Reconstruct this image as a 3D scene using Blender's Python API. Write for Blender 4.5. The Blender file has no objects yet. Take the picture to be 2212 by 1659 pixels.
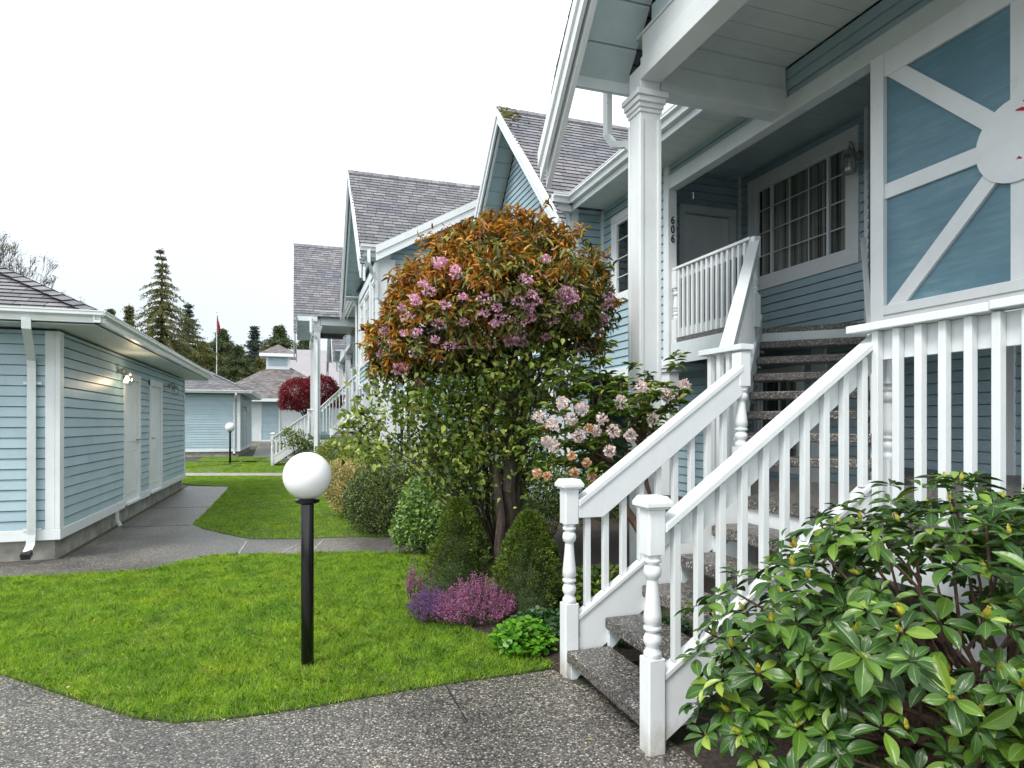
import bpy, math, random
import numpy as np
from mathutils import Vector, Matrix
random.seed(7); rng = np.random.default_rng(7)
R = math.radians
S = bpy.context.scene
COL = S.collection

# ------------------------------------------------------------------ camera, sky, sun, exposure
YAW = R(18.4); F0 = 1400.0; CX = 1106.0; HY = 915.0; EYE = 1.6
cd = bpy.data.cameras.new('camera'); cam = bpy.data.objects.new('camera', cd); COL.objects.link(cam)
cam.location = (0, 0, EYE); cam.rotation_euler = (R(90), 0, -YAW)
cd.sensor_width = 36; cd.lens = 36 * F0 / 2212; cd.shift_y = (HY - 829.5) / 2212
cd.clip_end = 2000; cd.clip_start = 0.05
S.camera = cam
W = bpy.data.worlds.new('World'); S.world = W; W.use_nodes = True
nt = W.node_tree; nt.nodes.clear()
wo = nt.nodes.new('ShaderNodeOutputWorld'); bg = nt.nodes.new('ShaderNodeBackground')
sky = nt.nodes.new('ShaderNodeTexSky'); sky.sky_type = 'NISHITA'; sky.sun_disc = False
SUN_EL, SUN_AZ = 52, 235     # azimuth clockwise from +Y
sky.sun_elevation = R(SUN_EL); sky.sun_rotation = R(SUN_AZ); sky.air_density = 1.0; sky.dust_density = 3.0
tc = nt.nodes.new('ShaderNodeTexCoord'); nz = nt.nodes.new('ShaderNodeTexNoise')
nz.inputs['Scale'].default_value = 1.6; nz.inputs['Detail'].default_value = 4
cr = nt.nodes.new('ShaderNodeValToRGB')
cr.color_ramp.elements[0].position = .3; cr.color_ramp.elements[0].color = (7.6, 8.1, 8.5, 1)
cr.color_ramp.elements[1].position = .7; cr.color_ramp.elements[1].color = (9.4, 9.7, 9.9, 1)
dt = nt.nodes.new('ShaderNodeVectorMath'); dt.operation = 'DOT_PRODUCT'; dt.inputs[1].default_value = (.2, -.5, .85)
nt.links.new(tc.outputs['Generated'], dt.inputs[0])
ma = nt.nodes.new('ShaderNodeMath'); ma.operation = 'MULTIPLY_ADD'; ma.inputs[1].default_value = .5; ma.inputs[2].default_value = .5; nt.links.new(dt.outputs['Value'], ma.inputs[0])
gr = nt.nodes.new('ShaderNodeValToRGB'); gr.color_ramp.elements[0].position = .24; gr.color_ramp.elements[0].color = (.44, .465, .485, 1); gr.color_ramp.elements[1].position = .70; gr.color_ramp.elements[1].color = (1.05, 1.06, 1.06, 1)
nt.links.new(ma.outputs[0], gr.inputs[0])
mg = nt.nodes.new('ShaderNodeMix'); mg.data_type = 'RGBA'; mg.blend_type = 'MULTIPLY'; mg.inputs[0].default_value = 1
mx = nt.nodes.new('ShaderNodeMix'); mx.data_type = 'RGBA'; mx.inputs[0].default_value = .9
nt.links.new(tc.outputs['Generated'], nz.inputs['Vector']); nt.links.new(nz.outputs['Fac'], cr.inputs['Fac'])
nt.links.new(sky.outputs[0], mx.inputs[6]); nt.links.new(cr.outputs[0], mg.inputs[6]); nt.links.new(gr.outputs[0], mg.inputs[7]); nt.links.new(mg.outputs[2], mx.inputs[7])
nt.links.new(mx.outputs[2], bg.inputs['Color']); bg.inputs['Strength'].default_value = .10
nt.links.new(bg.outputs[0], wo.inputs[0])
sl = bpy.data.lights.new('sun', 'SUN'); so = bpy.data.objects.new('sun', sl); COL.objects.link(so)
sl.energy = 1.4; sl.angle = R(18); sl.color = (1, .97, .92)
a_, e_ = R(SUN_AZ), R(SUN_EL)
sd = Vector((math.sin(a_) * math.cos(e_), math.cos(a_) * math.cos(e_), math.sin(e_)))
so.rotation_euler = sd.to_track_quat('Z', 'Y').to_euler()
S.view_settings.view_transform = 'Standard'; S.view_settings.look = 'None'
S.cycles.diffuse_bounces = 8; S.cycles.max_bounces = 14; S.cycles.transparent_max_bounces = 16
S.view_settings.exposure = 1.12; S.view_settings.gamma = 1

# ------------------------------------------------------------------ pixel helpers (photo seen at 2212 px wide)
FW = np.array([math.sin(YAW), math.cos(YAW), 0]); RT = np.array([math.cos(YAW), -math.sin(YAW), 0])
def at(x, y, d):
    p = d * (FW + (x - CX) / F0 * RT); return (float(p[0]), float(p[1]), EYE + d * (HY - y) / F0)
def G(x, y):
    d = EYE * F0 / (y - HY); p = at(x, y, d); return (p[0], p[1])

# ------------------------------------------------------------------ materials
MATS = {}
def newmat(name):
    m = bpy.data.materials.new(name); m.use_nodes = True; MATS[name] = m
    return m, m.node_tree, m.node_tree.nodes['Principled BSDF']
def nd(t, k, **kw):
    n = t.nodes.new(k)
    for a, v in kw.items():
        if a[0] == '_': n.inputs[a[1:].replace('_', ' ')].default_value = v
        else: setattr(n, a, v)
    return n
def ramp(t, fac, cols):
    r = t.nodes.new('ShaderNodeValToRGB'); e = r.color_ramp.elements
    while len(e) < len(cols): e.new(.5)
    for i, (p, c) in enumerate(cols): e[i].position = p; e[i].color = (*c, 1)
    t.links.new(fac, r.inputs[0]); return r.outputs[0]
def obc(t, scale=None):
    c = t.nodes.new('ShaderNodeTexCoord').outputs['Object']
    if scale:
        m = t.nodes.new('ShaderNodeMapping'); m.inputs['Scale'].default_value = scale
        t.links.new(c, m.inputs[0]); return m.outputs[0]
    return c
def bump(t, b, h, strength=.3, dist=.01):
    n = nd(t, 'ShaderNodeBump', _Strength=strength, _Distance=dist); t.links.new(h, n.inputs['Height']); t.links.new(n.outputs[0], b.inputs['Normal'])
def noisemat(name, cols, scale=5, rough=.5, vec=None, bmp=0, detail=6, spec=.5, bscale=60):
    m, t, b = newmat(name)
    n = nd(t, 'ShaderNodeTexNoise', _Scale=scale, _Detail=detail, _Roughness=.65)
    t.links.new(obc(t, vec), n.inputs['Vector'])
    t.links.new(ramp(t, n.outputs['Fac'], cols), b.inputs['Base Color'])
    b.inputs['Roughness'].default_value = rough; b.inputs['Specular IOR Level'].default_value = spec
    if bmp:
        n2 = nd(t, 'ShaderNodeTexNoise', _Scale=bscale, _Detail=3); t.links.new(obc(t, vec), n2.inputs['Vector'])
        bump(t, b, n2.outputs['Fac'], bmp, .01)
    return m
def paint(name, col, dirt, rough=.38, amt=.62, grain=(60, 60, 4)):
    """gloss house paint: small tonal drift, brush grain and a few scuffed spots"""
    m, t, b = newmat(name)
    n = nd(t, 'ShaderNodeTexNoise', _Scale=2.2, _Detail=8, _Roughness=.7); t.links.new(obc(t), n.inputs['Vector'])
    c2 = tuple(x * .9 for x in col)
    r = ramp(t, n.outputs['Fac'], [(.25, dirt), (.25 + (1 - amt) * .35, c2), (amt, col)])
    if 'siding' in name:
        gg = t.nodes.new('ShaderNodeNewGeometry'); rb = ramp(t, gg.outputs['Random Per Island'], [(0, (.90, .91, .92)), (1, (1.05, 1.05, 1.04))])
        mb_ = nd(t, 'ShaderNodeMix', data_type='RGBA', blend_type='MULTIPLY'); mb_.inputs[0].default_value = 1; t.links.new(r, mb_.inputs[6]); t.links.new(rb, mb_.inputs[7]); r = mb_.outputs[2]
    n3 = nd(t, 'ShaderNodeTexNoise', _Scale=23., _Detail=5, _Roughness=.8); t.links.new(obc(t), n3.inputs['Vector'])
    sp = ramp(t, n3.outputs['Fac'], [(.29, (.42, .39, .33)), (.325, (1, 1, 1))])
    mm = nd(t, 'ShaderNodeMix', data_type='RGBA', blend_type='MULTIPLY'); mm.inputs[0].default_value = .8
    t.links.new(r, mm.inputs[6]); t.links.new(sp, mm.inputs[7]); t.links.new(mm.outputs[2], b.inputs['Base Color'])
    if name == 'white_paint':      # mud splash and flaking on the lowest few centimetres of posts
        sz = t.nodes.new('ShaderNodeSeparateXYZ'); t.links.new(obc(t), sz.inputs[0])
        hr = ramp(t, sz.outputs[2], [(.0, (1, 1, 1)), (.28, (0, 0, 0))])
        n7 = nd(t, 'ShaderNodeTexNoise', _Scale=9., _Detail=8, _Roughness=.75); t.links.new(obc(t, (1, 1, .6)), n7.inputs['Vector'])
        a7 = nd(t, 'ShaderNodeMath', operation='MULTIPLY'); t.links.new(hr, a7.inputs[0]); t.links.new(n7.outputs['Fac'], a7.inputs[1])
        f7 = ramp(t, a7.outputs[0], [(.18, (0, 0, 0)), (.5, (.75, .75, .75))]); m7 = nd(t, 'ShaderNodeMix', data_type='RGBA')
        t.links.new(f7, m7.inputs[0]); t.links.new(mm.outputs[2], m7.inputs[6]); m7.inputs[7].default_value = (.30, .27, .20, 1); t.links.new(m7.outputs[2], b.inputs['Base Color'])
    b.inputs['Roughness'].default_value = rough
    n2 = nd(t, 'ShaderNodeTexNoise', _Scale=1., _Detail=4); t.links.new(obc(t, grain), n2.inputs['Vector'])
    bump(t, b, n2.outputs['Fac'], .25, .004)
    return m
M_WHITE = paint('white_paint', (.74, .77, .78), (.50, .51, .46), amt=.68)
M_WTRIM = paint('white_trim_paint', (.66, .71, .72), (.46, .49, .47), rough=.45)
M_BLUE_SHADE = paint('shade_blue_siding_paint', (.345, .455, .50), (.26, .35, .39), rough=.42, grain=(3, 3, 60))  # same paint as the pale blue, shade of the recess put into its tone
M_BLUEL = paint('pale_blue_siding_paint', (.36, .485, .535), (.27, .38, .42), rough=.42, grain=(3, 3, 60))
M_SOFF = paint('soffit_paint', (.48, .58, .60), (.40, .49, .51), rough=.5)
M_SOFFW = paint('pale_soffit_paint', (.62, .68, .67), (.50, .56, .56), rough=.55)
M_GUT = paint('gutter_enamel', (.70, .74, .74), (.5, .54, .52), rough=.25)
M_DOOR = paint('white_door_paint', (.76, .79, .80), (.66, .69, .70), rough=.35)
def weathered():
    m, t, b = newmat('weathered_blue_plywood')
    n = nd(t, 'ShaderNodeTexNoise', _Scale=1., _Detail=9, _Roughness=.75, _Distortion=.6); t.links.new(obc(t, (1.2, 1.5, 12)), n.inputs['Vector'])
    n2 = nd(t, 'ShaderNodeTexNoise', _Scale=1.3, _Detail=3); t.links.new(obc(t), n2.inputs['Vector'])
    a = nd(t, 'ShaderNodeMath', operation='MULTIPLY'); t.links.new(n.outputs['Fac'], a.inputs[0]); t.links.new(n2.outputs['Fac'], a.inputs[1])
    t.links.new(ramp(t, a.outputs[0], [(.20, (.095, .195, .25)), (.30, (.125, .24, .30)), (.44, (.21, .335, .38))]), b.inputs['Base Color'])
    b.inputs['Roughness'].default_value = .5; bump(t, b, n.outputs['Fac'], .2, .004); return m
M_PLY = weathered()
def aggregate(name, dark=1.0, scale=75, rough=.42):
    m, t, b = newmat(name)
    v = nd(t, 'ShaderNodeTexVoronoi', _Scale=scale, _Randomness=1.); t.links.new(obc(t), v.inputs['Vector'])
    sx = nd(t, 'ShaderNodeSeparateColor'); t.links.new(v.outputs['Color'], sx.inputs[0])
    k = dark
    c = ramp(t, sx.outputs[0], [(.0, (.05*k, .05*k, .052*k)), (.3, (.095*k, .092*k, .09*k)), (.5, (.145*k, .133*k, .12*k)), (.68, (.11*k, .113*k, .116*k)), (.84, (.19*k, .17*k, .14*k)), (.93, (.33*k, .31*k, .28*k)), (1, (.36*k, .34*k, .31*k))])
    d = ramp(t, v.outputs['Distance'], [(.25, (1, 1, 1)), (.62, (.33, .32, .31))])
    m1 = nd(t, 'ShaderNodeMix', data_type='RGBA', blend_type='MULTIPLY'); m1.inputs[0].default_value = 1
    t.links.new(c, m1.inputs[6]); t.links.new(d, m1.inputs[7])
    n = nd(t, 'ShaderNodeTexNoise', _Scale=.9, _Detail=7, _Roughness=.6); t.links.new(obc(t), n.inputs['Vector'])
    w = ramp(t, n.outputs['Fac'], [(.35, (.62, .62, .64)), (.62, (1.15, 1.12, 1.06))])
    m2 = nd(t, 'ShaderNodeMix', data_type='RGBA', blend_type='MULTIPLY'); m2.inputs[0].default_value = 1
    t.links.new(m1.outputs[2], m2.inputs[6]); t.links.new(w, m2.inputs[7]); t.links.new(m2.outputs[2], b.inputs['Base Color'])
    rr = ramp(t, n.outputs['Fac'], [(.35, (.3, .3, .3)), (.65, (rough, rough, rough))]); t.links.new(rr, b.inputs['Roughness'])
    iv = nd(t, 'ShaderNodeMath', operation='SUBTRACT'); iv.inputs[0].default_value = 1; t.links.new(v.outputs['Distance'], iv.inputs[1])
    bump(t, b, iv.outputs[0], .6, .005); return m
M_AGG = aggregate('exposed_aggregate_paving', 1.65, 90)
M_AGGS = aggregate('exposed_aggregate_treads', 1.6, 85)
M_CONC = noisemat('foundation_concrete', [(.3, (.16, .155, .13)), (.5, (.28, .27, .235)), (.7, (.40, .385, .35))], 4, .8, bmp=.3)
M_SOIL = noisemat('dark_bark_mulch', [(.3, (.012, .009, .007)), (.5, (.035, .024, .018)), (.72, (.075, .05, .035))], 38, .8, bmp=1., bscale=50)
M_LAWN = noisemat('lawn_ground', [(.3, (.03, .045, .010)), (.6, (.06, .10, .015))], 9, .9, bmp=.5)
M_GROUND = noisemat('ground_earth', [(.3, (.03, .035, .02)), (.6, (.06, .065, .035))], 3, .9, bmp=.3)
def roofmat(name, cols, moss=.0):
    m, t, b = newmat(name)
    uv = t.nodes.new('ShaderNodeTexCoord').outputs['UV']
    br = nd(t, 'ShaderNodeTexBrick', offset=.5, _Scale=1., squash=.75, squash_frequency=3, _Mortar_Size=.007, _Brick_Width=.3, _Row_Height=.14, _Bias=0.)
    br.inputs['Color1'].default_value = (0, 0, 0, 1); br.inputs['Color2'].default_value = (1, 1, 1, 1); br.inputs['Mortar'].default_value = (0, 0, 0, 1)
    t.links.new(uv, br.inputs['Vector'])
    mc = ramp(t, br.outputs['Color'], cols)
    n = nd(t, 'ShaderNodeTexNoise', _Scale=.7, _Detail=6, _Roughness=.7); t.links.new(obc(t), n.inputs['Vector'])
    w = ramp(t, n.outputs['Fac'], [(.35, (.78, .8, .86)), (.65, (1.15, 1.1, 1.04))])
    m1 = nd(t, 'ShaderNodeMix', data_type='RGBA', blend_type='MULTIPLY'); m1.inputs[0].default_value = 1; t.links.new(mc, m1.inputs[6]); t.links.new(w, m1.inputs[7])
    n2 = nd(t, 'ShaderNodeTexNoise', _Scale=70., _Detail=2); t.links.new(obc(t), n2.inputs['Vector'])
    w2 = ramp(t, n2.outputs['Fac'], [(.3, (.6, .6, .6)), (.7, (1.35, 1.35, 1.35))])
    m2 = nd(t, 'ShaderNodeMix', data_type='RGBA', blend_type='MULTIPLY'); m2.inputs[0].default_value = 1; t.links.new(m1.outputs[2], m2.inputs[6]); t.links.new(w2, m2.inputs[7])
    m3 = nd(t, 'ShaderNodeMix', data_type='RGBA'); t.links.new(br.outputs['Fac'], m3.inputs[0]); t.links.new(m2.outputs[2], m3.inputs[6]); m3.inputs[7].default_value = (.02, .02, .022, 1)  # near-black lines paint the shadow along shingle butts and tab gaps
    t.links.new(m3.outputs[2], b.inputs['Base Color']); b.inputs['Roughness'].default_value = .6
    bump(t, b, n2.outputs['Fac'], .4, .004); return m
M_ROOF = roofmat('asphalt_shingles', [(0, (.105, .107, .12)), (.5, (.155, .155, .17)), (1, (.215, .21, .225))])
M_ROOFD = roofmat('brown_grey_shingles', [(0, (.09, .08, .078)), (.5, (.16, .145, .14)), (1, (.25, .225, .215))])
M_ROOFP = noisemat('pale_far_roof', [(.3, (.27, .255, .27)), (.7, (.34, .32, .335))], 3, .8)
M_MOSS = noisemat('roof_moss', [(.3, (.05, .055, .01)), (.7, (.13, .12, .02))], 20, .95, bmp=1.)
M_DARK = noisemat('dark_metal', [(.4, (.012, .012, .013)), (.7, (.03, .03, .03))], 30, .3)
M_BLACK = noisemat('black_post_enamel', [(.3, (.003, .003, .003)), (.75, (.007, .007, .007)), (.85, (.03, .03, .03))], 14, .16, vec=(1, 1, .4), detail=9)
M_METAL = noisemat('pewter', [(.3, (.22, .21, .19)), (.7, (.4, .38, .35))], 20, .35)
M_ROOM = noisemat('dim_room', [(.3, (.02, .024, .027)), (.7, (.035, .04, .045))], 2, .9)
M_CURT = noisemat('curtain_fabric', [(.38, (.05, .055, .055)), (.50, (.22, .22, .20)), (.62, (.42, .42, .38))], 1, .9, vec=(14, 14, .2), detail=3)
M_BARK = noisemat('bark', [(.3, (.03, .022, .017)), (.55, (.075, .055, .042)), (.75, (.15, .12, .10))], 9, .85, vec=(4, 4, 1), bmp=1.)
M_BARKR = noisemat('reddish_bark', [(.3, (.05, .028, .018)), (.6, (.13, .075, .05)), (.8, (.22, .15, .11))], 14, .8, vec=(5, 5, 1), bmp=1.)
M_FLAG = None
def globe_mat():
    m, t, b = newmat('opal_acrylic'); b.inputs['Base Color'].default_value = (.86, .86, .85, 1); b.inputs['Roughness'].default_value = .12
    b.inputs['Subsurface Weight'].default_value = .35; b.inputs['Subsurface Radius'].default_value = (.08, .08, .08); return m
M_GLOBE = globe_mat()
def glass(name, tint=(.86, .9, .9), rough=.02):
    m, t, b = newmat(name); t.nodes.remove(b); o = t.nodes['Material Output']
    tr = t.nodes.new('ShaderNodeBsdfTransparent'); tr.inputs[0].default_value = (*tint, 1)
    gl = t.nodes.new('ShaderNodeBsdfGlossy'); gl.inputs['Roughness'].default_value = rough
    lw = nd(t, 'ShaderNodeLayerWeight', _Blend=.5); pw = nd(t, 'ShaderNodeMath', operation='POWER'); pw.inputs[1].default_value = 4.; t.links.new(lw.outputs['Facing'], pw.inputs[0])
    fr = nd(t, 'ShaderNodeMath', operation='MULTIPLY_ADD'); fr.inputs[1].default_value = .85; fr.inputs[2].default_value = .07; t.links.new(pw.outputs[0], fr.inputs[0]); ms = t.nodes.new('ShaderNodeMixShader')
    t.links.new(fr.outputs[0], ms.inputs[0]); t.links.new(tr.outputs[0], ms.inputs[1]); t.links.new(gl.outputs[0], ms.inputs[2]); t.links.new(ms.outputs[0], o.inputs[0]); return m
M_GLASS = glass('window_glass')
def emis(name, col, s):
    m, t, b = newmat(name); b.inputs['Base Color'].default_value = (*col, 1); b.inputs['Emission Color'].default_value = (*col, 1); b.inputs['Emission Strength'].default_value = s; return m
M_BULB = emis('lit_bulb', (1, .82, .5), 6)
def leafmat(name, cols, rough=.4, trans=.25, spec=.5, vein=False, big=False):
    m, t, b = newmat(name); o = t.nodes['Material Output']
    g = t.nodes.new('ShaderNodeNewGeometry')
    c = ramp(t, g.outputs['Random Per Island'], cols)
    n = nd(t, 'ShaderNodeTexNoise', _Scale=6., _Detail=3); t.links.new(obc(t), n.inputs['Vector'])
    w = ramp(t, n.outputs['Fac'], [(.3, (.72, .75, .7)), (.7, (1.2, 1.18, 1.1))])
    mm = nd(t, 'ShaderNodeMix', data_type='RGBA', blend_type='MULTIPLY'); mm.inputs[0].default_value = 1
    t.links.new(c, mm.inputs[6]); t.links.new(w, mm.inputs[7]); cc = mm.outputs[2]
    if big:                 # patches of mossy yellow and deeper green in the turf
        n5 = nd(t, 'ShaderNodeTexNoise', _Scale=1.5, _Detail=5, _Roughness=.7); t.links.new(obc(t), n5.inputs['Vector'])
        w5 = ramp(t, n5.outputs['Fac'], [(.30, (.66, .82, .8)), (.46, (.92, .98, .95)), (.58, (1.05, 1.03, .95)), (.72, (1.3, 1.1, .8))])
        m5 = nd(t, 'ShaderNodeMix', data_type='RGBA', blend_type='MULTIPLY'); m5.inputs[0].default_value = 1
        t.links.new(cc, m5.inputs[6]); t.links.new(w5, m5.inputs[7]); cc = m5.outputs[2]
    if vein:
        uv = t.nodes.new('ShaderNodeTexCoord').outputs['UV']; sx = t.nodes.new('ShaderNodeSeparateXYZ'); t.links.new(uv, sx.inputs[0])
        # u = across (0..1), v = along: pale midrib and side veins
        ab = nd(t, 'ShaderNodeMath', operation='ABSOLUTE'); s1 = nd(t, 'ShaderNodeMath', operation='SUBTRACT'); s1.inputs[1].default_value = .5
        t.links.new(sx.outputs[0], s1.inputs[0]); t.links.new(s1.outputs[0], ab.inputs[0])
        rb = ramp(t, ab.outputs[0], [(.008, (.55, .55, .55)), (.03, (0, 0, 0))])
        ms_ = nd(t, 'ShaderNodeMix', data_type='RGBA'); t.links.new(rb, ms_.inputs[0]); t.links.new(cc, ms_.inputs[6]); ms_.inputs[7].default_value = (.30, .42, .12, 1)
        ad = nd(t, 'ShaderNodeMath', operation='MULTIPLY_ADD'); t.links.new(ab.outputs[0], ad.inputs[0]); ad.inputs[1].default_value = -1.2; t.links.new(sx.outputs[1], ad.inputs[2])
        wv = nd(t, 'ShaderNodeMath', operation='MULTIPLY'); t.links.new(ad.outputs[0], wv.inputs[0]); wv.inputs[1].default_value = 70.
        sn = nd(t, 'ShaderNodeMath', operation='SINE'); t.links.new(wv.outputs[0], sn.inputs[0])
        bump(t, b, sn.outputs[0], .25, .002); cc = ms_.outputs[2]
    t.links.new(cc, b.inputs['Base Color']); b.inputs['Roughness'].default_value = rough; b.inputs['Specular IOR Level'].default_value = spec
    tl = t.nodes.new('ShaderNodeBsdfTranslucent'); t.links.new(cc, tl.inputs[0])
    ms = t.nodes.new('ShaderNodeMixShader'); ms.inputs[0].default_value = trans
    t.links.new(b.outputs[0], ms.inputs[1]); t.links.new(tl.outputs[0], ms.inputs[2]); t.links.new(ms.outputs[0], o.inputs[0]); return m
L_GRASS = leafmat('grass_blades', [(0, (.14, .28, .018)), (.35, (.24, .43, .025)), (.7, (.34, .53, .04)), (.93, (.47, .60, .09)), (1, (.55, .50, .22))], .5, .45, big=True)
L_RHODO = leafmat('rhododendron_leaf', [(0, (.018, .055, .010)), (.35, (.035, .095, .014)), (.7, (.07, .155, .018)), (.93, (.12, .22, .024)), (1, (.28, .36, .05))], .20, .12, .5, vein=True)
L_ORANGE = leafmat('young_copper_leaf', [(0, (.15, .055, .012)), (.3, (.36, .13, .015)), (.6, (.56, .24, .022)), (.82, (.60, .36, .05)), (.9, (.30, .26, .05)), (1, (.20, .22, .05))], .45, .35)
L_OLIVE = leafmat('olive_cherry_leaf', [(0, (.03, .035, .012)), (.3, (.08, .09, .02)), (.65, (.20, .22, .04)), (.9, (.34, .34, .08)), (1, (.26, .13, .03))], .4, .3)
L_CLIMB = leafmat('fresh_green_leaf', [(0, (.035, .07, .012)), (.35, (.11, .19, .025)), (.65, (.25, .34, .05)), (.95, (.44, .48, .12)), (.985, (.30, .36, .07)), (1, (.36, .18, .04))], .4, .3)
L_PRH = leafmat('mid_green_leaf', [(0, (.03, .07, .015)), (.45, (.08, .16, .025)), (.8, (.19, .28, .04)), (1, (.36, .36, .07))], .35, .2)
L_SPRUCE = leafmat('dwarf_spruce_needle', [(0, (.035, .075, .01)), (.5, (.085, .15, .016)), (.85, (.17, .25, .025)), (1, (.36, .42, .07))], .6, .25)
L_DARKB = leafmat('dark_small_leaf', [(0, (.025, .05, .012)), (.5, (.06, .105, .02)), (.85, (.13, .18, .03)), (1, (.22, .22, .05))], .4, .2)
L_BRIGHT = leafmat('variegated_bright_leaf', [(0, (.06, .13, .025)), (.5, (.14, .26, .05)), (.85, (.27, .40, .10)), (1, (.42, .50, .2))], .35, .25)
L_PALE = leafmat('cream_leaf', [(0, (.24, .20, .07)), (.5, (.45, .37, .14)), (1, (.55, .50, .22))], .5, .3)
L_HEDGE = leafmat('gold_green_hedge_leaf', [(0, (.09, .15, .02)), (.5, (.2, .27, .03)), (1, (.38, .38, .05))], .45, .3)
L_GC = leafmat('lush_ground_leaf', [(0, (.05, .16, .012)), (.5, (.11, .32, .02)), (1, (.22, .45, .04))], .4, .3)
L_IVY = leafmat('deep_green_ground_leaf', [(0, (.015, .045, .015)), (.5, (.035, .09, .03)), (1, (.07, .15, .05))], .4, .2)
L_MAPLE = leafmat('crimson_leaf', [(0, (.09, .008, .014)), (.5, (.22, .016, .028)), (1, (.36, .04, .05))], .5, .3)
L_HEATH = leafmat('heather_floret', [(0, (.22, .05, .18)), (.4, (.42, .12, .30)), (.8, (.58, .24, .42)), (1, (.30, .10, .34))], .6, .3)
L_HEATHP = leafmat('violet_floret', [(0, (.10, .04, .18)), (.5, (.22, .09, .32)), (1, (.38, .18, .45))], .6, .3)
L_HGREEN = leafmat('heather_foliage', [(0, (.05, .035, .02)), (.5, (.07, .09, .03)), (1, (.14, .15, .05))], .6, .2)
L_PINK = leafmat('pink_petal', [(0, (.62, .26, .45)), (.5, (.80, .42, .62)), (1, (.88, .66, .76))], .5, .35)
L_BLUSH = leafmat('blush_petal', [(0, (.78, .55, .60)), (.5, (.86, .72, .74)), (1, (.9, .85, .84))], .5, .35)
L_WILT = leafmat('wilted_orange_petal', [(0, (.55, .22, .08)), (.4, (.72, .42, .20)), (.7, (.80, .62, .52)), (1, (.85, .72, .68))], .5, .35)
L_BUD = leafmat('yellow_bud_scale', [(0, (.30, .36, .03)), (.6, (.52, .50, .05)), (1, (.45, .28, .05))], .4, .2)
L_CONI = leafmat('conifer_needles', [(0, (.025, .045, .016)), (.5, (.06, .09, .03)), (1, (.13, .165, .045))], .6, .2)
L_CONY = leafmat('olive_conifer_needles', [(0, (.05, .06, .012)), (.5, (.11, .12, .025)), (1, (.19, .19, .04))], .6, .25)
L_CONB = leafmat('blue_green_needles', [(0, (.02, .035, .03)), (.5, (.04, .065, .05)), (1, (.08, .11, .085))], .6, .2)

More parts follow.
